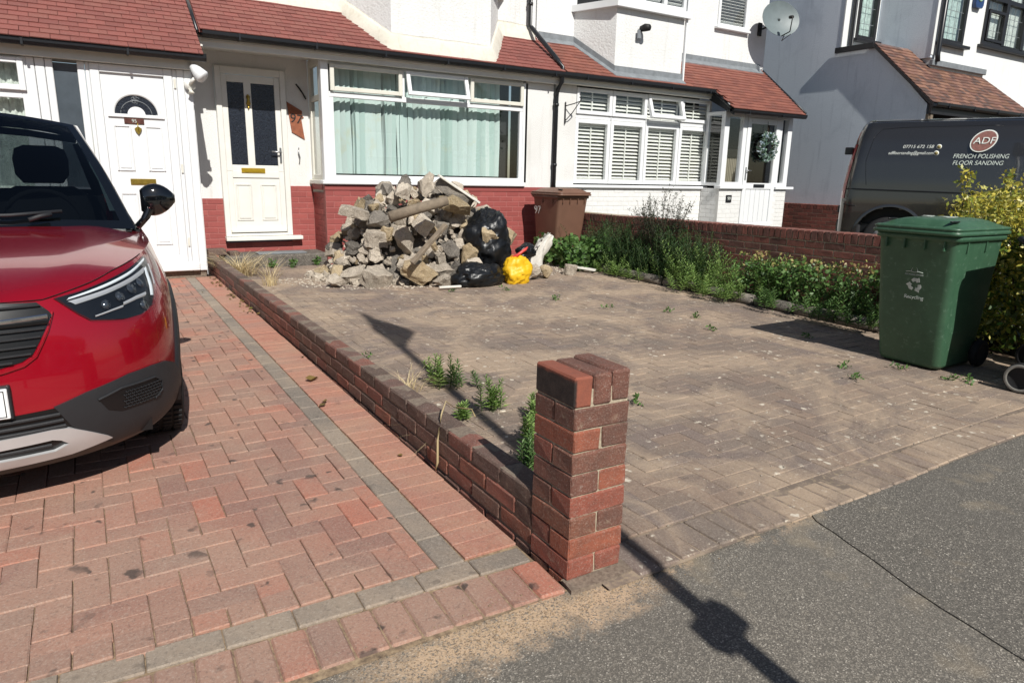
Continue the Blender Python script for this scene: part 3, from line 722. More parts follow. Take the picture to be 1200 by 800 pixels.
for a, b in ((.47, .68), (.79, 1.0)):
    mb = MB(); rect_frame(mb, a, b, .66, 1.14, 8.152, 8.164, .018); mb.box(a+.03, b-.03, 8.155, 8.164, .69, 1.11, .008); mb.build('door_panel', MAT['cream_up'], door97)
for a, b in ((.452, .655), (.745, 1.038)):
    MB().box(a, b, 8.162, 8.168, 1.385, 2.41).build('pane', MAT['glass_obs'], door97)
MB().box(.385, 1.10, 8.115, 8.149, .505, .545, .008).build('weather_bar', MAT['cream_up'], door97)
mb = MB(); mb.box(.56, .86, 8.135, 8.15, 1.285, 1.345, .004); mb.box(.59, .83, 8.13, 8.136, 1.298, 1.332, .002); mb.build('letter_plate', MAT['gold'], door97)
mb = MB(); mb.tube([(.70, 8.145, 2.27), (.70, 8.135, 2.24), (.70, 8.12, 2.2), (.70, 8.135, 2.15), (.70, 8.145, 2.12)], [.006, .028, .016, .030, .006]); mb.tube([(.70, 8.14, 2.12), (.70, 8.14, 2.08)], [.02, .004]); mb.build('door_knocker', MAT['brass'], door97)
mb = MB(); mb.box(1.062, 1.088, 8.135, 8.15, 1.42, 1.62, .004); mb.tube([(1.075, 8.14, 1.56), (1.075, 8.10, 1.56), (1.06, 8.095, 1.56), (.95, 8.095, 1.565)], .010); mb.build('door_handle', MAT['steel'], door97)
# upper bay (angled sides) and cream fillets
def upper_bay(house, pts, z0, z1, mat, name='upper_bay_wall'):
    """pts: plan points left-main, left-front, right-front, right-main, with the bottom following the roof"""
    mb = MB(); lo = [V(x, y, RZ(y)-.06) for x, y in pts]; hi = [V(x, y, z1) for x, y in pts]; n = len(pts)
    mb.add(lo+hi, [(i, i+1, i+1+n, i+n) for i in range(n-1)] + [tuple(range(n, 2*n))]); return mb.build(name, mat, house)
bp = [(2.0, 8.2), (2.42, 7.47), (3.92, 7.47), (4.46, 8.2)]
upper_bay(h97, bp, 0, 3.92, MAT['rough_white'])
def fillet(house, pts, mat, w_=.10, h_=.14, name='mortar_fillet', n=8):
    mb = MB(); P_ = []
    for (a, b) in zip(pts, pts[1:]):
        for k in range(n): t = k/n; P_.append((a[0]*(1-t)+b[0]*t, a[1]*(1-t)+b[1]*t))
    P_.append(pts[-1]); rings = []
    for i, (x, y) in enumerate(P_):
        a = P_[max(i-1, 0)]; b = P_[min(i+1, len(P_)-1)]; t = V(b[0]-a[0], b[1]-a[1], 0).normalized(); nn = V(t.y, -t.x, 0)
        q = V(x, y, 0) + nn*(w_ + .02*nz(x*7, y*7)); zr = RZ(q.y) + .024
        rings.append([V(x, y, RZ(y) + h_ + .05 + .02*nz(x*5+3, y*5)), V(x, y, RZ(y) + h_) + nn*.022, V(q.x, q.y, zr), V(q.x, q.y, zr-.06), V(x, y, RZ(y)-.04)])
    mb.loft(rings, True, True); return mb.build(name, mat, house)
fillet(h97, [(.1, 8.2)] + bp + [(5.1, 8.2)], MAT['smooth_cream'])
def inbay(x, y, p=bp):
    if not (p[1][1] < y < 8.25): return False
    t = (8.2-y)/(8.2-p[1][1]); return p[0][0] + (p[1][0]-p[0][0])*t < x < p[3][0] + (p[2][0]-p[3][0])*t
roof97 = MB().poly([(.06, 7.38, RZ(7.38)), (5.17, 7.38, RZ(7.38)), (5.17, 8.2, RZ(8.2)), (.06, 8.2, RZ(8.2))], (0, 0, -.03)).build('roof', MAT['tile_red'], h97)
roof_tiles(roof97, .07, 5.17, 7.36, RZ(7.36), 8.2, MAT['tile_red'], None, inbay)
def upper_window(house, x0, x1, z0, z1, y, n=3, fr='upvc', ins='louvre', sill=True):
    mb = MB(); rect_frame(mb, x0, x1, z0, z1, y-.03, y+.04, .06)
    for k in range(1, n): xx = x0 + (x1-x0)*k/n; mb.box(xx-.035, xx+.035, y-.03, y+.04, z0+.06, z1-.06, .004)
    w_ = mb.build('window', MAT[fr], house); pane(w_, x0+.06, x1-.06, z0+.06, z1-.06, y+.005)
    MB().box(x0+.04, x1-.04, y+.06, y+.3, z0+.02, z1-.02).build('window_interior', MAT['dark_in'], w_)
    if ins == 'louvre':
        for k in range(n):
            a = x0 + (x1-x0)*k/n + .075; b = x0 + (x1-x0)*(k+1)/n - .075; mb = MB(); z = z0 + .1
            while z < z1-.1: mb.box(a, b, y+.015, y+.05, z, z+.006); mb.v[-8:] = [(p[0], p[1], p[2] + (p[1]-y-.03)*-.9) for p in mb.v[-8:]]; z += .052
            mb.build('shutter_louvres', MAT['louvre'], w_)
    if sill: MB().box(x0-.06, x1+.06, y-.08, y+.02, z0-.045, z0-.001, .006).build('sill', MAT[fr], w_)
    return w_
MB().poly([(1.9, 8.2, 3.92), (2.36, 7.42, 3.92), (3.98, 7.42, 3.92), (4.56, 8.2, 3.92)], (0, 0, .07)).build('bay_sill_band', MAT['upvc'], h97)
MB().poly([(2.02, 8.2, 3.99), (2.44, 7.5, 3.99), (3.9, 7.5, 3.99), (4.44, 8.2, 3.99)], (0, 0, 1.5)).build('upper_bay_interior', MAT['dark_in'], h97)
upper_window(h97, 2.46, 3.88, 3.99, 5.1, 7.46, 3, 'upvc', None, False)

# things fixed to number 97
t = root('number_plaque', 'small rusty metal plaque cut as a pointed shape reading 97, beside the door', 'house number', (1.33, 8.19, 1.93))
mb = MB(); mb.poly([(1.2, 8.185, 2.22), (1.40, 8.185, 2.11), (1.395, 8.185, 2.06), (1.42, 8.185, 2.03), (1.385, 8.185, 2.01), (1.42, 8.185, 1.74), (1.25, 8.185, 1.83)], (0, .012, 0)); mb.build('plate', MAT['rust'], t)
text('digits', '97', .17, MAT['iron'], t, (1.315, 8.184, 2.0), Matrix.Rotation(R(7), 3, 'Y') @ ROT_FRONT, .002)
t = root('curved_iron_hook', 'thin black iron hook on the wall above the number 97 plaque', 'hook', (1.38, 8.19, 2.3))
MB().tube([(1.33, 8.17, 2.45), (1.37, 8.16, 2.40), (1.42, 8.165, 2.33), (1.46, 8.19, 2.27)], .011, 6).build('rod', MAT['iron'], t)
t = root('pale_wall_hook', 'small pale metal hook on the wall below the number 97 plaque', 'hook', (1.33, 8.19, 1.5))
MB().tube([(1.33, 8.18, 1.63), (1.32, 8.165, 1.57), (1.335, 8.16, 1.5), (1.33, 8.18, 1.43)], .008, 6).build('rod', MAT['steel'], t)

# ---------------------------------------------------------------- left house
h95 = root('terraced_house', 'left house with white plastic porch front, panelled door with fanlight, red tiled roof', 'house', (-2.0, 7.1, .1))
Y = 7.1
wall_panel(-4.6, 0.0, 3.0, 5.6, 8.2, [], .25).build('upper_wall', MAT['rough_white'], h95)
bx('porch_side_wall', MAT['upvc'], h95, -.09, -.075, 7.19, 8.19, .1, 2.5)
bx('party_wall', MAT['fine_white'], h95, -4.7, -4.6, 7.1, 14, 0, 5.6)
mb = MB(); mb.box(-4.6, -1.40, Y, Y+.08, .06, .98, .004); mb.build('wall', MAT['upvc'], h95)
mb = MB(); mb.box(-4.6, -.09, 7.02, 7.09, 2.37, 2.52); mb.box(-4.6, -.09, 7.0, 8.19, 2.47, 2.50); mb.build('fascia', MAT['upvc_old'], h95)
# posts
for a, b in ((-1.60, -1.53), (-1.525, -1.445), (-1.44, -1.375), (-1.165, -1.10), (-1.095, -1.06), (-.285, -.245), (-.242, -.17), (-.168, -.09)):
    MB().box(a, b, Y-.005*random.random(), Y+.09, .16, 2.37, .007).build('frame_post', MAT['upvc'], h95)
MB().box(-1.375, -1.165, Y+.03, Y+.04, .5, 2.34).build('side_light', MAT['glass_grey'], h95)
MB().box(-1.375, -1.165, Y+.005, Y+.08, .16, .52, .004).build('side_light_base', MAT['upvc'], h95)
# window with lace curtains
mb = MB(); rect_frame(mb, -3.6, -1.60, .99, 2.37, Y, Y+.07, .06); mb.box(-3.55, -1.65, Y+.003, Y+.068, 1.97, 2.05, .004); mb.box(-2.64, -2.58, Y+.004, Y+.067, 1.03, 2.34, .004)
w95 = mb.build('window', MAT['upvc'], h95); pane(w95, -3.55, -1.66, 1.05, 2.31, Y+.045)
mb = MB(); rect_frame(mb, -2.58, -1.62, 2.04, 2.35, Y-.035, Y+.002, .055); mb.build('fanlight_frame', MAT['upvc'], w95)
vs = []; fs = []
for i in range(161):
    x = -3.55 + 1.9*i/160; yy = Y + .14 + .018*math.sin(i*.9) + .01*math.sin(i*2.3)
    vs += [(x, yy, 1.05), (x, yy+.01*math.sin(i), 2.33)]
    if i: fs.append((2*i-2, 2*i, 2*i+1, 2*i-1))
mb = MB(); mb.add(vs, fs, None, 0, True); mb.build('lace_curtain', MAT['curtain'], w95, fixn=False)
bx('room_interior', MAT['dark_in'], h95, -4.5, -1.4, 7.5, 7.55, .9, 2.4)
MB().box(-3.0, -1.52, Y-.06, Y-.01, 2.395, 2.415, .004).build('drip_rail', MAT['upvc'], h95)
# door
mb = MB(); rect_frame(mb, -1.058, -.288, .26, 2.365, Y-.01, Y+.08, .085, .085, .1); f95 = mb.build('door_frame', MAT['upvc'], h95)
MB().box(-1.10, -.17, Y-.05, Y+.09, .17, .262, .008).build('door_sill', MAT['upvc'], h95)
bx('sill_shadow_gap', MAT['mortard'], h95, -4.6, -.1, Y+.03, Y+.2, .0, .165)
dd = MB(); dd.box(-.972, -.374, Y+.02, Y+.06, .36, 2.28, .004); d95 = dd.build('door', MAT['upvc'], h95)
for a, b, c, e in ((-.90, -.73, 1.28, 1.76), (-.60, -.43, 1.28, 1.76), (-.90, -.73, .47, 1.05), (-.60, -.43, .47, 1.05)):
    mb = MB(); rect_frame(mb, a, b, c, e, Y+.004, Y+.021, .018, bev=.007); mb.box(a+.03, b-.03, Y+.012, Y+.021, c+.03, e-.03, .005); mb.build('door_panel', MAT['upvc'], d95)
# semicircular light
cx_, cz_ = -.665, 1.875
mb = MB(); o_ = [(cx_+.245*math.cos(a), Y+.004, cz_+.235*math.sin(a)) for a in np.linspace(0, math.pi, 25)]; i_ = [(cx_+.205*math.cos(a), Y+.004, cz_+.195*math.sin(a)) for a in np.linspace(0, math.pi, 25)]
b2 = [(x, Y+.02, z) for x, _, z in o_]; b3 = [(x, Y+.02, z) for x, _, z in i_]
mb.loft([b2, o_, i_, b3], False, False); mb.box(cx_-.27, cx_+.27, Y-.002, Y+.02, cz_-.035, cz_, .004)
o2 = [(cx_+.085*math.cos(a), Y+.008, cz_+.08*math.sin(a)) for a in np.linspace(0, math.pi, 15)]; mb.poly(o2, (0, .012, 0)); mb.build('fanlight_surround', MAT['upvc'], d95)
mb = MB(); mb.poly([(cx_+.205*math.cos(a), Y+.014, cz_+.195*math.sin(a)) for a in np.linspace(0, math.pi, 25)], (0, .006, 0)); mb.build('fanlight_pane', MAT['glass_obs'], d95)
mb = MB(); mb.tube([(cx_+.15*math.cos(a), Y+.012, cz_+.14*math.sin(a)) for a in np.linspace(0, math.pi, 15)], .004, 5)
for k in range(5): a = k*2*math.pi/5+.3; mb.tube([(cx_+.022*math.cos(a)+.018*math.cos(b), Y+.012, cz_+.15+.022*math.sin(a)+.018*math.sin(b)) for b in np.linspace(0, 6.28, 9)], .003, 5)
mb.build('leaded_pattern', MAT['lead'], d95)
mb = MB(); mb.box(-.79, -.60, Y+.008, Y+.02, 1.775, 1.835, .003); mb.build('door_plaque', simple('brown_marble_plaque', '#5b3a33', .3, .4, 40), d95)
text('plaque_digits', '95', .05, MAT['worn_print'], d95, (-.695, Y+.007, 1.805), ROT_FRONT, .001)
mb = MB(); mb.tube([(-.67, Y+.01, 1.80), (-.665, Y, 1.76), (-.66, Y-.01, 1.70)], .004, 6); mb.poly([(-.70, Y-.002, 1.73), (-.665, Y-.002, 1.755), (-.63, Y-.002, 1.73), (-.64, Y-.002, 1.70), (-.665, Y-.002, 1.665), (-.69, Y-.002, 1.70)], (0, .018, 0)); mb.build('door_knocker', MAT['brass'], d95)
mb = MB(); mb.box(-.79, -.54, Y+.008, Y+.022, 1.135, 1.20, .004); mb.box(-.765, -.565, Y+.002, Y+.009, 1.148, 1.187, .002); mb.build('letter_plate', MAT['brass'], d95)
for z in (2.22, 1.32, .5): MB().box(-.275, -.255, Y-.02, Y+.0, z-.05, z+.05, .003).build('hinge', MAT['upvc_old'], f95)
RZ95 = lambda y: 2.86 + .706*(y-7.38)
roof95 = MB().poly([(-4.7, 6.9, RZ(6.9)), (.0, 6.9, RZ(6.9)), (.0, 8.2, RZ(8.2)), (-4.7, 8.2, RZ(8.2))], (0, 0, -.03)).build('roof', MAT['tile_red'], h95)
roof_tiles(roof95, -4.7, .02, 6.88, RZ(6.88), 8.2, MAT['tile_red'], None, None, slip=.012)
gutter(h95, -4.7, .05, 6.94, 2.53)
mb = MB(); mb.tube([(.035, 7.3, RZ(7.3)+.02), (.04, 7.8, RZ(7.8)+.03), (.03, 8.2, RZ(8.2)+.03)], .022, 6); mb.build('roof_joint', MAT['black_pl'], h95)
mb = MB(); mb.box(-4.6, .15, 8.14, 8.198, RZ(8.2)-.02, RZ(8.2)+.10, .01); mb.build('mortar_fillet', MAT['smooth_cream'], h95)
# things fixed to the left house
t = root('security_light', 'white round-backed security camera light on the porch corner above door 95', 'security light', (-.11, 7.05, 2.2))
mb = MB(); mb.tube([(-.115, 7.09, 2.215), (-.115, 7.05, 2.215)], .06, 14); mb.tube([(-.115, 7.06, 2.22), (-.10, 7.0, 2.25), (-.06, 6.98, 2.30)], .02, 8); mb.build('mount', MAT['cream_up'], t)
mb = MB(); mb.tube([(-.09, 6.99, 2.41), (-.05, 6.97, 2.36), (.0, 6.94, 2.30), (.015, 6.93, 2.285)], [.035, .06, .075, .06], 14); mb.build('lamp_head', MAT['upvc'], t)
mb = MB(); mb.tube([(-.115, 7.05, 2.17), (-.115, 7.03, 2.13), (-.115, 7.03, 2.12)], [.025, .035, .02], 12); mb.build('sensor', MAT['upvc_old'], t)

# ---------------------------------------------------------------- right house, number 99
h99 = root('terraced_house', 'white terraced house with louvre shutters in the bay, orange tiled roof and glazed porch', 'house', (7.8, 7.6, .1))
Y = 7.6
wall_panel(5.17, 10.6, 3.0, 5.6, 8.2, [(9.2, 10.0, 4.12, 5.3)], .25).build('upper_wall', MAT['rough_white'], h99)
bx('end_wall', MAT['rough_white'], h99, 10.35, 10.6, 8.45, 16, 0, 5.6)
wall_panel(5.17, 5.57, 1.15, 2.85, 7.6, [], .1).build('bay_side_wall', MAT['fine_white'], h99)
brickface(h99, 5.20, 8.66, .1, 1.15, 7.6, MAT['wht_brick'], MAT['wht_joint'])
mb = MB(); mb.box(5.17, 8.62, 7.55, 7.70, 1.152, 1.20, .008); mb.build('bay_sill', MAT['upvc'], h99)
bx('room_interior', MAT['dark_in'], h99, 5.5, 8.7, 8.0, 8.05, .9, 2.8)
xsW = [5.57, 6.30, 7.06, 7.86, 8.60]
for k in range(4):
    a, b = xsW[k]+.004, xsW[k+1]-.004
    mb = MB(); rect_frame(mb, a, b, 1.22, 2.23, Y, Y+.07, .065); wn = mb.build('window', MAT['upvc'], h99)
    pane(wn, a+.06, b-.06, 1.28, 2.17, Y+.035)
    # shutters
    def shutter(parent, a, b, z0, z1):
        mb = MB(); rect_frame(mb, a+.06, b+.03, z0, z1, Y+.095, Y+.125, .04); xm = (a+b)/2 + .02; mb.box(xm-.01, xm+.01, Y+.085, Y+.10, z0, z1); mb.build('shutter_frame', MAT['louvre'], parent)
        z = z0 + .055; its = []
        while z < z1-.04:
            its.append((((a+b)/2+.045, Y+.112, z), (b-a-.12, .058, .008), Matrix.Rotation(R(38), 3, 'X'))); z += .058
        pieces('louvre', its, MAT['louvre'], parent, 0, 0)
    shutter(wn, a, b, 1.27, 2.18)
    mb = MB(); top = MB(); rect_frame(mb, a, b, 2.30, 2.70, Y-.02, Y+.05, .06)
    rect_frame(top, a+.0, b-.0, 2.235, 2.295, Y+.005, Y+.07, .02); top.box(a, b, Y+.01, Y+.069, 2.232, 2.298, .003)
    gp = MB().box(a+.055, b-.055, Y+.01, Y+.016, 2.355, 2.645)
    if k == 2:
        T = Matrix.Translation((0, Y, 2.70)) @ Matrix.Rotation(-R(20), 4, 'X') @ Matrix.Translation((0, -Y, -2.70))
        mb.v = [tuple(T @ Vector(v)) for v in mb.v]; gp.v = [tuple(T @ Vector(v)) for v in gp.v]
    fl = mb.build('fanlight_frame', MAT['upvc'], h99); gp.build('pane', MAT['glass'], fl); top.build('transom', MAT['upvc'], h99)
    shutter(fl, a, b, 2.31, 2.69)
mb = MB(); mb.box(5.17, 8.66, 7.46, 7.585, 2.72, 2.82); mb.box(5.17, 8.66, 7.44, 7.8, 2.77, 2.80); mb.build('fascia', MAT['upvc_old'], h99)
gutter(h99, 5.2, 8.42, 7.41, 2.865)
# roof runs on down over the porch
def skip99(x, y): return (y < 7.36 and x < 8.40) or inbay(x, y, bp99)
bp99 = [(5.9, 8.2), (6.22, 7.50), (7.68, 7.50), (7.72, 8.2)]
upper_bay(h99, bp99, 0, 3.93, MAT['rough_white'])
roof99 = MB(); roof99.poly([(5.18, 7.38, RZ(7.38)), (10.42, 7.38, RZ(7.38)), (10.58, 8.2, RZ(8.2)), (5.18, 8.2, RZ(8.2))], (0, 0, -.03))
roof99.poly([(8.44, 6.9, RZ(6.9)), (10.32, 6.9, RZ(6.9)), (10.42, 7.379, RZ(7.379)), (8.44, 7.379, RZ(7.379))], (0, 0, -.03)); roof99 = roof99.build('roof', MAT['tile_or'], h99)
roof_tiles(roof99, 5.2, 10.6, 6.88, RZ(6.88), 8.2, MAT['tile_or'], None, skip99, xr=lambda y: 10.30+.21*(y-6.88))
def flash(house, pts, name='lead_flashing'):
    mb = MB(); rings = []
    for i, (x, y) in enumerate(pts):
        a = pts[max(i-1, 0)]; b = pts[min(i+1, len(pts)-1)]; t = V(b[0]-a[0], b[1]-a[1], 0).normalized(); nn = V(t.y, -t.x, 0)
        q = V(x, y, 0) + nn*.10; rings.append([V(x, y, RZ(y)+.13)+nn*.006, V(x, y, RZ(y)+.045)+nn*.008, V(q.x, q.y, RZ(q.y)+.036), V(q.x, q.y, RZ(q.y)+.0), V(x, y, RZ(y))])
    mb.loft(rings, True, True, smooth=False); mb.build(name, MAT['lead'], house)
flash(h99, [(5.2, 8.19), (5.9, 8.19), (6.22, 7.49), (7.69, 7.49), (7.73, 8.19), (10.5, 8.19)])
gutter(h99, 8.40, 10.38, 6.94, 2.53)
mb = MB(); mb.tube([(8.42, 7.41, 2.84), (8.42, 7.2, 2.70), (8.42, 6.95, 2.53)], .03, 6); mb.build('gutter_return', MAT['black_pl'], h99); mb = MB(); mb.tube([(10.34, 6.9, 2.55), (10.6, 8.2, RZ(8.2)+.02)], .02, 6); mb.build('verge', MAT['black_pl'], h99); mb = MB(); mb.poly([(8.43, 6.93, 2.42), (8.43, 6.93, 2.54), (8.43, 7.5, 2.92), (8.43, 7.5, 2.7)], (.03, 0, 0)); mb.build('side_board', MAT['black_pl'], h99)
mb = MB(); mb.poly([(5.84, 8.2, 3.93), (6.15, 7.40, 3.93), (7.76, 7.40, 3.93), (7.82, 8.2, 3.93)], (0, 0, .10)); mb.build('bay_sill_band', MAT['upvc'], h99)
MB().poly([(5.95, 8.2, 4.03), (6.24, 7.52, 4.03), (7.66, 7.52, 4.03), (7.70, 8.2, 4.03)], (0, 0, 1.5)).build('upper_bay_interior', MAT['dark_in'], h99)
upper_window(h99, 6.26, 7.66, 4.03, 5.1, 7.48, 3, 'upvc', 'louvre', False)
mb = MB(); mb.box(7.70, 7.73, 7.46, 7.50, RZ(7.5), 5.4); mb.build('bay_corner_strip', MAT['upvc'], h99)
upper_window(h99, 9.2, 10.0, 4.12, 5.3, 8.2, 1)
# porch
Y = 7.15
mb = MB(); mb.box(8.50, 8.62, Y, Y+.09, 1.22, 2.50, .005); mb.box(8.98, 9.08, Y, Y+.09, 1.22, 2.50, .005); mb.box(10.22, 10.34, Y, Y+.09, 1.22, 2.50, .005)
mb.box(8.621, 8.979, Y+.003, Y+.08, 1.22, 1.29, .004); mb.box(8.621, 8.979, Y+.003, Y+.08, 2.42, 2.49, .004); mb.box(9.98, 10.06, Y, Y+.085, .50, 2.50, .005); mb.box(9.98, 10.30, Y+.002, Y+.08, 2.44, 2.498, .004)
mb.box(10.06, 10.22, Y+.003, Y+.08, 1.22, 1.29, .004); mb.box(8.50, 8.56, Y+.09, Y+.45, 1.22, 1.27, .003); mb.box(8.50, 8.56, Y+.09, Y+.45, 2.44, 2.5, .003); mb.box(8.50, 8.56, Y+.38, Y+.449, 1.27, 2.44, .003)
mb.box(9.08, 9.98, Y+.002, Y+.08, 2.43, 2.498, .004)
pf = mb.build('porch_frame', MAT['upvc'], h99)
pane(pf, 8.62, 8.98, 1.29, 2.42, Y+.045); pane(pf, 10.06, 10.22, 1.29, 2.44, Y+.045); MB().box(8.525, 8.531, Y+.09, Y+.38, 1.27, 2.44).build('pane', MAT['glass'], pf)
mb = MB(); mb.box(8.46, 9.09, Y-.05, Y+.1, 1.17, 1.22, .006); mb.box(9.98, 10.50, Y-.05, Y+.1, 1.17, 1.22, .006); mb.build('porch_sill', MAT['upvc'], h99)
brickface(h99, 8.50, 9.08, .2, 1.16, Y, MAT['wht_brick'], MAT['wht_joint']); brickface(h99, 9.98, 10.34, .2, 1.16, Y, MAT['wht_brick'], MAT['wht_joint'])
brickface(h99, Y+.06, 7.59, .2, 1.16, 8.50, MAT['wht_brick'], MAT['wht_joint'], axis='y')
mb = MB(); mb.box(8.7, 10.5, 8.1, 8.15, .2, 2.5); mb.box(10.36, 10.4, 7.25, 8.1, .2, 2.5); mb.box(8.6, 8.62, 7.7, 8.1, .2, 2.5); mb.build('porch_interior', MAT['dark_in'], h99)
d = MB(); rect_frame(d, 9.085, 9.975, .48, 2.428, Y-.012, Y+.05, .10, .10, .08); d.box(9.18, 9.88, Y-.01, Y+.045, 1.17, 1.28, .004); d.box(9.18, 9.88, Y+.012, Y+.04, .55, 1.18); door99 = d.build('door', MAT['upvc'], h99)
for k in range(5): MB().box(9.205+k*.133, 9.330+k*.133, Y+.002, Y+.014, .57, 1.16, .004).build('door_board', MAT['upvc'], door99)
pane(door99, 9.18, 9.88, 1.28, 2.34, Y+.02)
mb = MB(); mb.box(9.38, 9.68, Y-.022, Y-.012, 1.20, 1.26, .003); mb.build('letter_plate', MAT['black_pl'], door99)
mb = MB(); mb.box(9.115, 9.145, Y-.022, Y-.012, 1.33, 1.56, .003); mb.tube([(9.13, Y-.02, 1.5), (9.13, Y-.05, 1.5), (9.24, Y-.05, 1.5)], .009); mb.build('door_handle', MAT['steel'], door99)
mb = MB(); mb.box(9.2, 9.86, 7.75, 7.77, 1.0, 1.9)
for k in range(14): mb.box(9.2+k*.047, 9.235+k*.047, 7.72, 7.75, 1.0, 1.75)
mb.build('porch_blind', simple('beige_blind', '#8f8878', .8, .1), door99)
t = root('leaf_wreath', 'round wreath of blue-grey flowers and leaves hung on the glazed porch door', 'wreath', (9.6, 7.1, 1.75))
mb = MB(); mb.tube([(9.6+.16*math.cos(a), 7.09, 1.93+.19*math.sin(a)) for a in np.linspace(0, 6.283, 25)], .03, 6); mb.tube([(9.6, 7.1, 2.12), (9.6, 7.13, 2.38)], .005, 4); mb.build('ring', MAT['bark'], t)
def leaf_quads(mb, c, n, spread, size, flat=0.0, rs=random, asp=.5, mi=0):
    for _ in range(n):
        p = Vector(c) + V(rs.gauss(0, 1)*spread[0], rs.gauss(0, 1)*spread[1], rs.gauss(0, 1)*spread[2])
        s = size*rs.uniform(.6, 1.3); d1 = V(rs.gauss(0, 1), rs.gauss(0, 1), rs.gauss(0, 1)*(1-flat)+.3).normalized(); d2 = d1.cross(V(rs.gauss(0, 1), rs.gauss(0, 1), rs.gauss(0, 1))).normalized()
        a = p; b = p + d1*s*.5 + d2*s*asp*.5; c_ = p + d1*s; e = p + d1*s*.5 - d2*s*asp*.5
        mb.add([a, b, c_, e], [(0, 1, 2, 3)], None, mi)
mb = MB(); fl = MB()
for k in range(46):
    a = k/46*2*math.pi; c = (9.6+.17*math.cos(a), 7.065, 1.93+.20*math.sin(a)); leaf_quads(mb, c, 7, (.03, .018, .03), .07, asp=.5); leaf_quads(fl, c, 5, (.03, .02, .03), .045, asp=.9)
mb.build('leaves', MAT['wr_leaf'], t, kind='stuff', fixn=False); fl.build('flowers', MAT['wr_flower'], t, kind='stuff', fixn=False)
t = root('number_plaque', 'small square dark plaque reading 99 on the white porch brickwork', 'house number', (8.74, 7.14, .9))
bx('plate', MAT['black_pl'], t, 8.68, 8.82, 7.132, 7.148, .93, 1.06, .004); text('digits', '99', .085, MAT['white_print'], t, (8.75, 7.131, .995), ROT_FRONT, .001)
t = root('hanging_basket_bracket', 'black scrolled iron basket bracket on the wall left of the shuttered bay', 'wall bracket', (5.36, 7.59, 2.13))
mb = MB(); mb.tube([(5.35, 7.58, 2.46), (5.35, 7.58, 2.13)], .010, 6); mb.tube([(5.35, 7.57, 2.40), (5.42, 7.45, 2.43), (5.47, 7.36, 2.46), (5.47, 7.33, 2.50), (5.44, 7.35, 2.52)], .008, 6); mb.tube([(5.35, 7.57, 2.18), (5.40, 7.48, 2.28), (5.46, 7.36, 2.45)], .007, 6); mb.build('scroll', MAT['iron'], t)
t = root('satellite_dish', 'grey oval satellite dish on the right corner of the white house wall', 'satellite dish', (10.45, 8.15, 4.1))
c0 = V(10.42, 7.74, 4.33); nv = V(-.30, -.95, .22).normalized(); ua = nv.cross(V(0, 0, 1)).normalized(); va = ua.cross(nv)
mb = MB(); rings = []
for i in range(9):
    r_ = i/8; rings.append([c0 - nv*.07*(1-r_*r_) + ua*.40*r_*math.cos(a) + va*.33*r_*math.sin(a) for a in np.linspace(0, 2*math.pi, 33)[:-1]])
mb.loft([[p - nv*.006 for p in r_] for r_ in rings[::-1]] + rings[1:] , True, False); mb.build('dish', simple('dish_grey', '#6a7577', .5, .1, 8), t)
mb = MB(); b_ = c0 - va*.33; mb.tube([b_ + ua*-.0, b_ + nv*.25 - va*.02, c0 + nv*.34 - va*.12], .011, 6); mb.tube([c0 - ua*.2 - va*.28, c0 - va*.42 + nv*.0, b_ + nv*.1], .007, 6); mb.build('arm', MAT['iron'], t)
mb = MB(); e_ = c0 + nv*.34 - va*.12; mb.tube([e_, e_ - nv*.08 + va*.03], .03, 8); mb.build('receiver', MAT['iron'], t)
mb = MB(); mb.tube([c0 - nv*.07, c0 - nv*.16, (10.38, 8.1, 4.2), (10.38, 8.2, 4.2)], .018, 8); mb.box(10.33, 10.43, 8.17, 8.2, 4.08, 4.32, .004); mb.build('bracket', MAT['iron'], t)
t = root('security_light', 'small black spotlight on the white upper bay wall above the orange roof', 'security light', (6.7, 7.48, 3.6))
mb = MB(); mb.box(6.62, 6.70, 7.43, 7.465, 3.50, 3.64, .01); mb.build('mount', MAT['lead'], t)
mb = MB(); mb.tube([(6.70, 7.46, 3.66), (6.72, 7.38, 3.67), (6.73, 7.30, 3.66)], [.045, .06, .05], 12); mb.build('lamp_head', MAT['iron'], t)
# downpipe between the two houses
t = root('downpipe', 'black drainpipe running down between the red roof and the orange roof', 'drainpipe', (5.16, 7.6, .1))
mb = MB(); mb.tube([(5.0, 8.13, 6), (5.0, 8.13, 3.62), (5.02, 8.08, 3.56), (5.14, 7.55, 3.06), (5.15, 7.42, 2.93), (5.15, 7.42, 2.72), (5.15, 7.53, 2.62), (5.15, 7.55, 2.5), (5.15, 7.55, .15)], .036, 10); mb.build('pipe', MAT['black_pl'], t)
mb = MB(); [mb.tube([(5.15, 7.55, z-.02), (5.15, 7.55, z+.02)], .045, 10) for z in (2.4, 1.5, .6)]; mb.tube([(5.0, 8.13, 3.9), (5.0, 8.13, 3.94)], .045, 10); mb.build('pipe_clip', MAT['black_pl'], t)

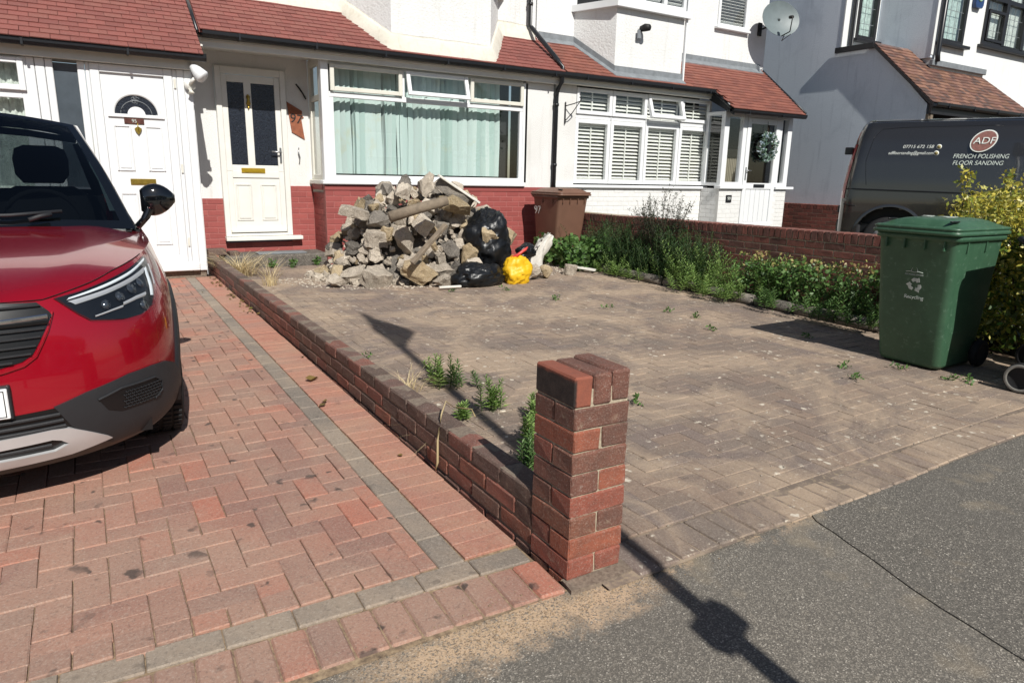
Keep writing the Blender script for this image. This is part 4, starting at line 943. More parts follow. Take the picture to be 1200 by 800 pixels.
# ---------------------------------------------------------------- house to the right (grey gable, brown lean-to roof)
h101 = root('semi_detached_house', 'grey rendered gable house with brown tiled lean-to and black framed windows', 'house', (13.5, 6, .2))
X1 = 11.8
mb = MB()
prof = [(X1, 5.5, .0), (X1, 5.5, 2.72), (X1, 6.6, 3.83), (X1, 7.35, 3.83), (X1, 7.35, 5.9), (X1, 14, 5.9), (X1, 14, 0)]
mb.poly(prof, (.25, 0, 0)); mb.build('gable_wall', MAT['grey_render'], h101)
wall_panel(X1+.25, 12.93, 3.8, 5.9, 7.35, [(12.2, 12.86, 4.12, 5.4)], .2).build('upper_wall', MAT['far_white'], h101)
bx('upper_wall_corner', MAT['far_white'], h101, X1-.012, X1+.25, 7.338, 7.36, 3.86, 5.9)
bx('bay_return_wall', MAT['grey_render'], h101, 12.93, 13.0, 6.2, 7.34, 3.7, 5.9)
wall_panel(13.0, 19, 2.3, 5.9, 6.2, [(13.16, 13.98, 4.0, 5.4), (14.68, 17.2, 4.12, 5.4)], .2).build('bay_wall', MAT['far_white'], h101)
bx('bay_wall_corner', MAT['far_white'], h101, 12.918, 13.0, 6.188, 6.2, 3.75, 5.9)
for (a, b, z0, z1, y, n) in ((12.2, 12.86, 4.12, 5.4, 7.35, 1), (13.16, 13.98, 4.0, 5.4, 6.2, 1), (14.68, 17.2, 4.12, 5.4, 6.2, 3)):
    mb = MB(); rect_frame(mb, a, b, z0, z1, y-.03, y+.06, .075, bev=.005)
    for k in range(1, n): xx = a + (b-a)*k/n; mb.box(xx-.06, xx+.06, y-.04, y+.05, z0+.05, z1-.05, .004)
    if n == 3: rect_frame(mb, a+.10, a+.80, z0+.08, z1-.6, y-.05, y, .06); mb.box(a+.05, b-.05, y-.035, y+.05, 4.98, 5.06)
    w_ = mb.build('window', MAT['black_frame'], h101)
    pane(w_, a+.07, b-.07, z0+.07, z1-.07, y+.02)
    MB().box(a+.03, b-.03, y+.10, y+.12, z0+.03, z1-.03).build('net_curtain', MAT['net'] if n == 1 else MAT['curtain'], w_)
    mb = MB(); xx = a+.07
    while xx < b-.1: mb.box(xx, xx+.008, y+.012, y+.018, z0+.07, z1-.07); xx += .2
    zz = z0 + .3
    while zz < z1-.1: mb.box(a+.07, b-.07, y+.011, y+.017, zz, zz+.008); zz += .3
    mb.build('leaded_bars', MAT['lead'], w_)
    MB().box(a-.10, b+.12, y-.12, y+.0, z0-.06, z0-.002, .005).build('sill', MAT['black_frame'], w_)
SL = (3.86-2.76)/(6.62-5.42)
r101 = MB().poly([(X1-.05, 5.40, 2.74), (15.6, 5.40, 2.74), (14.75, 6.62, 3.86), (X1-.05, 6.62, 3.86)], (0, 0, -.04)).build('roof', MAT['tile_br'], h101)
roof_tiles(r101, X1-.06, 15.7, 5.38, 2.73, 6.6, MAT['tile_br'], None, None, slope=SL, gauge=.1, width=.167, xr=lambda y: 15.6 - .85*(y-5.4)/1.22, lim=300)
MB().box(X1, 12.95, 6.6, 7.34, 3.82, 3.88).build('roof_top', MAT['lead'], h101)
mb = MB(); mb.box(X1-.09, X1-.02, 6.62, 7.42, 3.80, 3.90, .004); mb.poly([(X1-.085, 5.36, 2.66), (X1-.085, 5.36, 2.72), (X1-.085, 6.63, 3.88), (X1-.085, 6.63, 3.82)], (.04, 0, 0)); mb.build('verge_board', MAT['black_frame'], h101)
mb = MB(); mb.box(X1-.03, 15.65, 5.40, 5.44, 2.55, 2.72); mb.build('fascia', MAT['black_frame'], h101)
gutter(h101, X1-.03, 15.65, 5.35, 2.74)
mb = MB(); mb.box(12.93, 15.0, 6.13, 6.199, 3.55, 3.66, .01); mb.build('lead_flashing', MAT['lead'], h101)
mb = MB(); mb.box(X1+.25, 16, 5.65, 5.75, 0, 2.6); mb.build('front_wall', MAT['dark_in'], h101)
mb = MB(); mb.box(X1+.02, X1+.10, 5.42, 5.5, 2.2, 2.55); mb.box(X1+.0, X1+.09, 5.44, 5.499, .1, 2.55); mb.build('timber_post', MAT['wood'], h101)
mb = MB(); mb.tube([(11.98, 7.27, 6), (11.98, 7.27, 3.95), (11.98, 7.2, 3.9)], .04, 10); mb.build('downpipe', MAT['black_pl'], h101)
mb = MB(); mb.tube([(13.03, 6.12, 6), (13.03, 6.12, 3.75), (13.03, 6.1, 3.62)], .045, 10); mb.build('downpipe', MAT['black_pl'], h101)
t = root('alarm_box', 'blue and green burglar alarm box high on the white wall by the black window', 'alarm box', (14.3, 6.17, 4.75))
mb = MB(); mb.poly([(14.12, 6.19, 4.80), (14.15, 6.19, 4.74), (14.38, 6.19, 4.74), (14.42, 6.19, 4.80), (14.42, 6.19, 5.12), (14.12, 6.19, 5.12)], (0, -.07, 0)); mb.build('case', simple('alarm_blue', '#27406b', .4, .1, 5), t)
mb = MB(); mb.tube([(14.27, 6.118, 4.95), (14.27, 6.105, 4.95)], [.11, .09], 20); mb.build('cover', simple('alarm_pale', '#9fc7b0', .4, .1, 30), t)
pb = root('brick_plinth_wall', 'low red brick wall at the foot of the grey gable, behind the van', 'brick wall', (11.6, 6.5, .1))
brickface(pb, 4.9, 8.6, .1, .775, 11.56, MAT['farbrick'], MAT['mortar'], axis='y', name='brick')
bx('core', MAT['mortar'], pb, 11.63, 11.79, 4.9, 8.6, .0, .77)
y = 4.9; its = []
while y < 8.6: its.append(((11.66, y+.034, .828), (.2, .066, .10), None)); y += .075
pieces('coping_brick', its, MAT['farbrick'], pb, .003, .001)

# ================================================================== THE RED CAR
def sint(x, pts):
    xs = [p[0] for p in pts]; ys = [p[1] for p in pts]; n = len(pts)
    if x <= xs[0]: return ys[0]
    if x >= xs[-1]: return ys[-1]
    i = max(k for k in range(n-1) if xs[k] <= x)
    def sl(k):
        if k <= 0: return (ys[1]-ys[0])/(xs[1]-xs[0])
        if k >= n-1: return (ys[-1]-ys[-2])/(xs[-1]-xs[-2])
        return (ys[k+1]-ys[k-1])/(xs[k+1]-xs[k-1])
    h = xs[i+1]-xs[i]; t = (x-xs[i])/h; m0 = sl(i)*h; m1 = sl(i+1)*h
    return (2*t**3-3*t*t+1)*ys[i] + (t**3-2*t*t+t)*m0 + (3*t*t-2*t**3)*ys[i+1] + (t**3-t*t)*m1
Y0_ = [(.17, .085), (.23, .035), (.32, .012), (.45, .0), (.60, .012), (.72, .035), (.80, .065), (.90, .13), (1.02, .3)]
W_ = [(.17, .80), (.30, .865), (.45, .882), (.62, .885), (.78, .872), (.90, .84), (1.0, .81), (1.06, .785)]
D_ = [(.17, .62), (.4, .66), (.6, .70), (.8, .76), (1.0, .85)]
PN = 2.35
def CS(t, z):
    sg = -1 if t < 0 else 1; t = abs(t); w_ = sint(z, W_); y0 = sint(z, Y0_); d_ = sint(z, D_); p = 2/PN
    if t <= 1: a = t*math.pi/2; return V(sg*w_*math.sin(a)**p, y0 + d_*(1-max(0, math.cos(a))**p), z)
    if t <= 2: return V(sg*w_, y0 + d_ + (t-1)*(3.75-y0-d_), z)
    a = (t-2)*math.pi/2; return V(sg*w_*max(0, math.cos(a))**.5, 3.75 + .46*math.sin(a)**.8 - .10*max(0, z-.9)/.1*0, z)
def CN(t, z):
    e = .004; s = 1 if t >= 0 else 1
    a = CS(t+e, z) - CS(t-e, z); b = CS(t, z+.01) - CS(t, z-.01); n = a.cross(b)
    if n.length < 1e-9: n = V(0, -1, 0)
    n.normalize(); c = CS(t, z) - V(0, 2, z)
    if n.dot(c) < 0: n = -n
    return n
ZT = [(0, .818), (.2, .812), (.26, .811), (.34, .832), (.42, .853), (.51, .883), (.60, .902), (.68, .919), (.8, .942), (1.0, .962), (1.09, .985), (1.3, 1.0), (2.0, 1.06), (3.0, 1.06)]
ZBT = [(0, .175), (.3, .18), (.6, .20), (.9, .24), (1.0, .26), (1.5, .24), (2, .25), (3, .28)]
car = root('parked_car', 'red hatchback with black roof and mirror parked nose-out on the left brick drive', 'car', (-1.81, 1.32, .012), local=True)
def carshell():
    ts = [i*.02 for i in range(0, 51)] + [1+i*.02 for i in range(1, 51)] + [2+i*.1 for i in range(1, 11)]
    full = [-t for t in ts[::-1][:-1]] + ts; NL = 26; vs = []; fs = []; N = len(full)
    for t in full:
        zb, zt = sint(abs(t), ZBT), sint(abs(t), ZT)
        for j in range(NL): vs.append(CS(t, zb + (zt-zb)*j/(NL-1)))
    def cutout(p):
        if abs(p.x) < .55: return False
        return any((p.y-yc)**2 + (p.z-.345)**2 < .375**2 for yc in (.84, 3.44))
    for i in range(N-1):
        for j in range(NL-1):
            q = (i*NL+j, (i+1)*NL+j, (i+1)*NL+j+1, i*NL+j+1); c = sum((vs[k] for k in q), V(0, 0, 0))/4
            if not cutout(c): fs.append(q)
    return vs, fs
vs, fs = carshell(); mb = MB(); mb.add(vs, fs, None, 0, True)
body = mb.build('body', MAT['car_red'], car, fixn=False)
CP = [(.07, .818), (.14, .848), (.25, .885), (.45, .935), (.75, .985), (1.02, 1.028), (1.12, 1.04)]
ts = [.0, .06, .12, .18, .22, .25, .28, .31, .34, .38, .42, .46, .5, .54, .58, .62, .66, .7, .75, .8, .86, .92, 1.0, 1.03, 1.06, 1.09, 1.105]
rows = []
for t in ts:
    pR = CS(t, sint(t, ZT)); row = []; NX = 32; c = sint(pR.y, CP)
    for i in range(NX+1):
        u = -1 + 2*i/NX; row.append(V(pR.x*u, pR.y - .03*(1-u*u)*min(1, max(0, (pR.y-.5)*2)), pR.z + (max(c, pR.z)-pR.z)*(1-abs(u)**3.0) + .008*math.exp(-((abs(u)-.72)/.1)**2)*min(1, pR.y)))
    rows.append(row)
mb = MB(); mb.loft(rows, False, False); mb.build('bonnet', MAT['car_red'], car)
# greenhouse -------------------------------------------------------------
def gh(u, v):   # windscreen: u -1..1 across, v 0..1 from cowl to roof
    xb, xt = .775, .565; x = u*(xb + (xt-xb)*v); y = (.98 + .17*abs(u)**2.2)*(1-v) + (1.62 + .12*abs(u)**2.2)*v; z = (1.035 - .025*u*u)*(1-v) + (1.575 - .05*u*u)*v + .03*math.sin(math.pi*v)
    return V(x, y, z)
def gridpatch(fn, u0, u1, v0, v1, nu, nv, off=0, name='x', mat=None, parent=None, thick=0):
    P_ = [[fn(u0+(u1-u0)*i/nu, v0+(v1-v0)*j/nv) for i in range(nu+1)] for j in range(nv+1)]
    mb = MB(); mb.loft(P_, False, False); return mb.build(name, mat, parent)
gridpatch(gh, -.93, .93, .03, .965, 24, 12, name='windscreen', mat=MAT['screen_glass'], parent=car)
mb = MB()
for s in (-1, 1):
    mb.loft([[gh(s*u, v/12) + V(0, (u-.9)*.0, 0) for u in (.93, .96, .985, 1.0)] + [gh(s, v/12) + V(s*.012, .05, -.012), gh(s, v/12) + V(s*.004, .09, -.03)] for v in range(13)], False, False)
fr_ = [[gh(-1+2*i/24, v) for i in range(25)] for v in (.955, .98, 1.0)]; mb.loft(fr_, False, False)
mb.loft([[gh(-1+2*i/24, v) + V(0, -.0, .002) for i in range(25)] for v in (-.03, .0, .035)], False, False)
mb.build('windscreen_surround', MAT['gloss_black'], car)
def roofp(u, v):
    L0 = gh(u, 1.0); y = L0.y + (3.75-L0.y)*v; hw = .565 + .03*math.sin(math.pi*min(1, v*1.2)) - .03*v
    z = L0.z + .085*math.sin(math.pi*(.12+.55*v))*.9 - .025*v - .0; z0 = L0.z + .085*math.sin(math.pi*.12)*.9
    return V(u*hw, y, z - (z0-L0.z) - .01*u*u*v)
gridpatch(roofp, -1, 1, 0, 1, 16, 14, name='roof', mat=MAT['roof_black'], parent=car)
def sidep(s, u, v):   # u along 0..1 from the A pillar to the back, v 0 belt .. 1 roof
    yb = 1.15 + (3.9-1.15)*u; yt = 1.74 + (3.75-1.74)*u; b = CS(1.0, 1.0); top = roofp(s, u)
    lo = V(s*(.795-.03*u), yb, .985 + .07*u); return lo.lerp(top, v)
for s in (-1, 1):
    gridpatch(lambda u, v: sidep(s, u, v), .05, .46, .06, .9, 8, 4, name='side_window', mat=MAT['glass_dark'], parent=car)
    gridpatch(lambda u, v: sidep(s, u, v), .50, .80, .06, .9, 8, 4, name='side_window', mat=MAT['glass_dark'], parent=car)
    mb = MB()
    for a, b, c, d_ in ((0, .05, 0, 1), (.46, .50, 0, 1), (.80, 1, 0, 1), (.05, .46, .9, 1), (.5, .8, .9, 1), (.05, .46, 0, .06), (.5, .8, 0, .06)):
        mb.loft([[sidep(s, a+(b-a)*i/5, c+(d_-c)*j/4) for i in range(6)] for j in range(5)], False, False)
    mb.loft([[CS(s*t, sint(t, ZT)) for t in [1.06+.1*k for k in range(10)]], [V(s*(.795-.03*k/9), 1.15+2.75*k/9, .985+.07*k/9) for k in range(10)]], False, False)
    mb.build('window_frame', MAT['gloss_black'], car)
gridpatch(lambda u, v: V(u*(.52+.12*(1-v)), 3.75 + .32*(1-v), 1.08 + (roofp(u, 1).z-1.08)*v), -1, 1, .12, .9, 10, 5, name='rear_window', mat=MAT['glass_dark'], parent=car)
mb = MB()
for a, b, c, d_ in ((-1.15, 1.15, 0, .12), (-1.15, -1, .12, .9), (1, 1.15, .12, .9), (-1.1, 1.1, .9, 1)):
    mb.loft([[V(u*(.52+.12*(1-v)), 3.75 + .32*(1-v), 1.06 + (roofp(max(-1, min(1, u)), 1).z-1.06)*v) for u in np.linspace(a, b, 8)] for v in np.linspace(c, d_, 3)], False, False)
mb.build('tailgate', MAT['gloss_black'], car)
# interior
mb = MB(); mb.box(-.78, .78, 1.2, 3.9, .35, .42); mb.box(-.80, -.76, 1.15, 3.9, .42, .985); mb.box(.76, .80, 1.15, 3.9, .42, .985); mb.build('cabin_tub', MAT['seat'], car)
mb = MB(); mb.loft([[V(x, y, z) for x in (-.76, -.4, 0, .4, .76)] for y, z in ((1.07, .985), (1.3, 1.0), (1.5, .985), (1.56, .9), (1.58, .6))], False, False); mb.build('dashboard', MAT['seat'], car)
for x in (-.37, .37):
    mb = MB(); mb.loft([[V(x + a*w_, y + b*.06, z) for a, b in ((-1, -1), (-.6, -1.3), (.6, -1.3), (1, -1), (1, 1), (0, 1.2), (-1, 1))] for w_, y, z in ((.25, 1.95, .55), (.26, 2.02, .75), (.25, 2.10, .95), (.23, 2.18, 1.13), (.15, 2.22, 1.18))], True, True); mb.build('seat', MAT['seat'], car)
    mb = MB(); mb.loft([[V(x + a*w_, y + b*.05, z) for a, b in ((-1, -1), (-.6, -1.3), (.6, -1.3), (1, -1), (1, 1), (0, 1.2), (-1, 1))] for w_, y, z in ((.10, 2.20, 1.20), (.135, 2.21, 1.25), (.14, 2.22, 1.34), (.125, 2.23, 1.40), (.08, 2.23, 1.42))], True, True); mb.build('head_rest', MAT['seat'], car)
mb = MB(); mb.loft([[V(x, y, z) for x in (-.7, 0, .7)] for y, z in ((3.05, .6), (3.2, 1.08), (3.3, 1.09))], False, False); mb.build('rear_seat', MAT['seat'], car)
mb = MB(); mb.loft([[V(.60, 2.2, 1.40), V(.585, 2.17, 1.40)], [V(.68, 2.12, 1.22), V(.655, 2.1, 1.22)], [V(.73, 2.05, 1.04), V(.695, 2.03, 1.04)]], False, False); mb.build('seat_belt', simple('grey_seat_belt', '#7c9094', .7, .1, 20), car)
mb = MB(); cpt = [CS(0, 0)*0 + V(.37 + .18*math.cos(a), 1.62 + .05*math.sin(a), 1.0 + .17*math.sin(a)) for a in np.linspace(0, 6.283, 25)]; mb.tube(cpt, .014, 6, cap=False); mb.build('steering_wheel', MAT['seat'], car)
mb = MB(); mb.box(-.10, .10, 1.58, 1.62, 1.36, 1.42, .015); mb.build('rear_view_mirror', MAT['seat'], car)
# patches lying on the shell
def cpatch(poly, off, name, mat, parent, res=.02, mirror=False, skirt=.02, rim=True):
    def inside(p):
        c = False; n = len(poly); x, y = p
        for i in range(n):
            x1, y1 = poly[i]; x2, y2 = poly[(i+1) % n]
            if (y1 > y) != (y2 > y) and x < (x2-x1)*(y-y1)/(y2-y1+1e-12)+x1: c = not c
        return c
    B = []
    for a, b in zip(poly, poly[1:]+poly[:1]):
        n = max(1, int(math.hypot(b[0]-a[0], b[1]-a[1])/(res*.8)))
        for k in range(n): B.append((a[0]+(b[0]-a[0])*k/n, a[1]+(b[1]-a[1])*k/n))
    nb = len(B); pts = list(B); xs = [p[0] for p in poly]; ys = [p[1] for p in poly]
    x = min(xs)+res/2
    while x < max(xs):
        y = min(ys)+res/2
        while y < max(ys):
            if inside((x, y)) and min(math.hypot(x-q[0], y-q[1]) for q in B) > res*.45: pts.append((x, y))
            y += res
        x += res
    v2, e2, f2, *_ = delaunay_2d_cdt([Vector(p) for p in pts], [(i, (i+1) % nb) for i in range(nb)], [], 1, 1e-7)
    out = []
    for s in ((1, -1) if mirror else (1,)):
        mb = MB(); top = [CS(s*p.x, p.y) + CN(s*p.x, p.y)*off for p in v2]; mb.add(top, [tuple(f) for f in f2], None, 0, True)
        if skirt:
            bo = [CS(s*p[0], p[1]) + CN(s*p[0], p[1])*off for p in B]; bi = [CS(s*p[0], p[1]) + CN(s*p[0], p[1])*(off-skirt) for p in B]
            mb.loft([bo, bi], True, False, smooth=False)
        out.append(mb.build(name, mat, parent))
    return out
def cstrip(a, b, off, name, mat, parent, h=.012, n=24, depth=.02, mirror=False):
    """raised bar along the shell from (t,z) list a: a polyline, h half-height"""
    for s in ((1, -1) if mirror else (1,)):
        mb = MB(); rings = []
        P_ = []
        for (p, q) in zip(a, a[1:]):
            for k in range(n): u = k/n; P_.append((p[0]+(q[0]-p[0])*u, p[1]+(q[1]-p[1])*u))
        P_.append(a[-1])
        for t, z in P_:
            c = CS(s*t, z); nn = CN(s*t, z); u_ = V(0, 0, 1)
            rings.append([c + nn*off + u_*h*.5, c + nn*(off-.003) + u_*h, c + nn*(off-depth) + u_*h, c + nn*(off-depth) - u_*h, c + nn*(off-.003) - u_*h, c + nn*off - u_*h*.5])
        mb.loft(rings, True, True, smooth=False); mb.build(name, mat, parent)
sym = lambda p: p + [(-t, z) for t, z in p[::-1]]
# grille
gp_ = sym([(0, .818), (.165, .812), (.245, .806), (.272, .77), (.277, .757), (.256, .712), (.237, .669), (.217, .626), (.191, .604), (.145, .590), (.0, .583)])
grl = cpatch(gp_, .004, 'grille', MAT['trim_dark'], car, .03)[0]
for z, tt in ((.792, .25), (.712, .25), (.685, .238), (.655, .225), (.628, .212), (.604, .17)): cstrip([(-tt, z), (tt, z)], None, .016, 'grille_bar', MAT['trim'], grl, .0045, 14)
cstrip([(-.262, .752), (-.06, .742), (.06, .742), (.262, .752)], None, .022, 'chrome_bar', MAT['chrome'], grl, .009, 10); cstrip([(-.262, .735), (.262, .735)], None, .018, 'grille_bar', MAT['trim_dark'], grl, .010, 14)
mb = MB(); c = CS(0, .745) + V(0, -.03, 0); mb.tube([c + V(.055*math.cos(a), 0, .055*math.sin(a)) for a in np.linspace(0, 6.283, 25)], .006, 6, cap=False); mb.build('badge', MAT['chrome'], grl)
# painted rim round the grille
cstrip([(-.281, .765), (-.262, .705), (-.225, .618), (-.195, .590), (-.145, .573), (0, .566), (.145, .573), (.195, .590), (.225, .618), (.262, .705), (.281, .765)], None, .009, 'grille_surround', MAT['car_red'], car, .006, 8)
# lower grille, silver skid plate, corners
cpatch(sym([(0, .405), (.255, .412), (.30, .33), (.31, .215), (0, .20)]), .003, 'lower_grille', MAT['trim_dark'], car, .03)
for z, tt in ((.388, .262), (.362, .27), (.338, .275)): cstrip([(-tt, z), (tt, z)], None, .014, 'lower_grille_bar', MAT['trim'], car, .006, 14)
cpatch([(0, .325), (.239, .333), (.285, .325), (.41, .250), (.43, .235), (.30, .212), (.0, .206), (.0, .240), (.12, .243), (.25, .243), (.285, .262), (.262, .283), (.239, .292), (.12, .288), (.0, .287)], .016, 'skid_plate', MAT['silver'], car, .03, True, .03)
cstrip([(-.24, .268), (.24, .268)], None, .010, 'lower_grille_bar', MAT['trim'], car, .005, 14)
cpatch(sym([(0, .208), (.30, .214), (.44, .236), (.5, .225), (.75, .24), (.95, .27), (.95, .25), (.6, .19), (.3, .176), (0, .174)]), .010, 'bumper_lip', MAT['trim_dark'], car, .03)
cpatch([(.250, .418), (.339, .450), (.489, .483), (.60, .487), (.686, .482), (.76, .455), (.83, .39), (.9, .32), (1.0, .30), (1.0, .265), (.9, .245), (.6, .208), (.44, .206), (.36, .255), (.29, .33)], .012, 'bumper_corner', MAT['trim'], car, .025, True, .03)
cpatch([(.373, .409), (.451, .432), (.60, .432), (.632, .41), (.639, .37), (.583, .342), (.447, .341), (.40, .362)], .0145, 'fog_recess', MAT['trim_dark'], car, .02, True, .01)
for s in (1, -1):
    mb = MB(); z = .352
    for r_ in range(6):
        for k in range(11):
            t = s*(.455 + .016*k + (.008 if r_ % 2 else 0)); zz = .352 + r_*.0125
            c = CS(t, zz) + CN(t, zz)*.018; e = CS(t+.012*s, zz) + CN(t+.012*s, zz)*.018
            mb.tube([c + V(0, 0, .004), (c+e)/2 - V(0, 0, .003), e + V(0, 0, .004)], .0022, 4)
    mb.build('fog_mesh', MAT['trim'], car, kind='stuff')
cstrip([(.37, .412), (.45, .436), (.60, .437), (.64, .412), (.642, .37), (.60, .345)], None, .019, 'fog_rim', MAT['trim'], car, .004, 8, .02, True)
# headlights
HLp = [(.290, .812), (.367, .826), (.456, .848), (.579, .878), (.71, .915), (.733, .905), (.722, .854), (.690, .775), (.655, .730), (.583, .704), (.50, .700), (.451, .706), (.38, .718), (.346, .748)]
for s in (1, -1):
    pass
hl = cpatch(HLp, .003, 'headlight', MAT['trim_dark'], car, .02, True, .02)
def strip2(lo, hi, off, name, mat, parents, n=16):
    for s, par in zip((1, -1), parents):
        def at(L, u):
            k = u*(len(L)-1); i = min(int(k), len(L)-2); f = k-i; return (L[i][0]*(1-f)+L[i+1][0]*f, L[i][1]*(1-f)+L[i+1][1]*f)
        rows = []
        for k in range(n+1):
            a = at(lo, k/n); b = at(hi, k/n); r_ = []
            for j in range(4):
                t = a[0]+(b[0]-a[0])*j/3; z = a[1]+(b[1]-a[1])*j/3; r_.append(CS(s*t, z) + CN(s*t, z)*(off + (.003 if j in (1, 2) else 0)))
            rows.append(r_)
        mb = MB(); mb.loft(rows, False, False); mb.build(name, mat, par)
strip2([(.322, .800), (.456, .828), (.579, .858), (.695, .893)], [(.33, .808), (.456, .838), (.579, .868), (.705, .905)], .008, 'light_guide', MAT['drl'], hl)
strip2([(.345, .782), (.456, .804), (.579, .832), (.66, .853)], [(.325, .796), (.456, .82), (.579, .848), (.68, .874)], .006, 'silver_bezel', MAT['silver'], hl)
strip2([(.652, .765), (.662, .80), (.668, .845), (.675, .868)], [(.672, .76), (.684, .80), (.69, .845), (.694, .875)], .008, 'light_guide', MAT['drl'], hl)
strip2([(.70, .80), (.71, .84), (.718, .88)], [(.712, .81), (.722, .845), (.726, .88)], .007, 'silver_bezel', MAT['silver'], hl)
strip2([(.395, .726), (.46, .738), (.50, .744)], [(.395, .732), (.46, .745), (.50, .752)], .010, 'silver_bezel', MAT['silver'], hl)
strip2([(.50, .75), (.57, .763), (.62, .768)], [(.505, .762), (.57, .776), (.625, .782)], .010, 'silver_bezel', MAT['silver'], hl)
for s, par in zip((1, -1), hl):
    for t, z, r_ in ((.44, .765, .020), (.50, .785, .022), (.56, .805, .024), (.615, .82, .022), (.60, .735, .020)):
        c = CS(s*t, z); nn = CN(s*t, z); mb = MB()
        a_ = nn.cross(V(0, 0, 1)).normalized(); b_ = a_.cross(nn)
        mb.loft([[c + nn*h_ + (a_*math.cos(q) + b_*math.sin(q))*rr_ for q in np.linspace(0, 6.283, 13)[:-1]] for rr_, h_ in ((r_, .008), (r_*.8, .004), (r_*.5, .010), (r_*.15, .013))], True, True); mb.build('reflector', MAT['lamp_in'], par)
lens = cpatch(HLp, .017, 'lens', MAT['lamp_lens'], car, .02, True, .016)
for l_, par in zip(lens, hl): 
    l_.parent = par; l_.location = WL[l_.name] - WL[par.name]
cstrip([(0, .820), (.2, .814), (.262, .813), (.34, .835), (.42, .857), (.51, .886), (.60, .906), (.70, .925)], None, .0025, 'shut_line', MAT['trim_dark'], car, .003, 6, .01, True)
# number plate
def plate(y, z, rear=False):
    s = 1 if not rear else -1
    mb = MB(); mb.box(-.262, .262, y-.012*s if not rear else y, y+.0 if not rear else y+.012, z-.056, z+.056, .003); p_ = mb.build('number_plate', MAT['plate'], car)
    mb = MB()
    for a, b, c, d_ in ((-.252, .252, z+.046, z+.049), (-.252, .252, z-.049, z-.046), (-.252, -.249, z-.049, z+.049), (.249, .252, z-.049, z+.049)): mb.box(a, b, y-.0132, y-.0118, c, d_)
    mb.build('border', MAT['trim_dark'], p_); return p_
pl_ = plate(-.006, .468)
text('characters', 'L', .105, MAT['trim_dark'], pl_, (.185, -.0195, .468), ROT_FRONT, .0006)
mb = MB(); mb.box(-.27, .27, -.006, .05, .405, .53, .004); mb.build('plate_backing', MAT['trim'], car)
# wipers, cowl
mb = MB(); mb.tube([gh(.10, .035)+V(0, -.02, .016), gh(.35, .045)+V(0, -.025, .016), gh(.62, .075)+V(0, -.025, .018)], .009, 6); mb.tube([gh(.44, .02)+V(0, -.03, .012), gh(.50, .035)+V(0, -.035, .02), gh(.56, .05)+V(0, -.035, .02)], .011, 6); mb.build('wiper', MAT['trim'], car)
mb = MB(); mb.tube([gh(-.75, .035)+V(0, -.02, .016), gh(-.45, .045)+V(0, -.025, .016), gh(-.0, .055)+V(0, -.025, .018)], .009, 6); mb.build('wiper', MAT['trim'], car)
# door mirrors
for s in (1, -1):
    mb = MB(); rings = []
    for i in range(11):
        v_ = i/10; x = s*(.835 + .175*v_); w_ = math.sin(math.pi*min(.97, max(.06, v_*.86+.12)))**.55; h_ = .098*w_*(1.0-.22*v_); d_ = .085*w_; zc = 1.125 + .012*v_
        rings.append([V(x, 1.46 + d_*.55*math.cos(a)*(1 if math.cos(a) < 0 else .5), zc + h_*math.sin(a)) for a in np.linspace(0, 2*math.pi, 21)[:-1]])
    mb.loft(rings, True, True); mr = mb.build('door_mirror', MAT['gloss_black'], car)
    mb = MB(); mb.loft([[V(s*x_ + a*.022, y_ + b*.035, z_) for a, b in ((-1, -1), (1, -1), (1, 1), (-1, 1))] for x_, y_, z_ in ((.80, 1.45, .975), (.85, 1.455, 1.03), (.88, 1.46, 1.09), (.885, 1.46, 1.12))], True, True); mb.build('mirror_stalk', MAT['gloss_black'], mr)
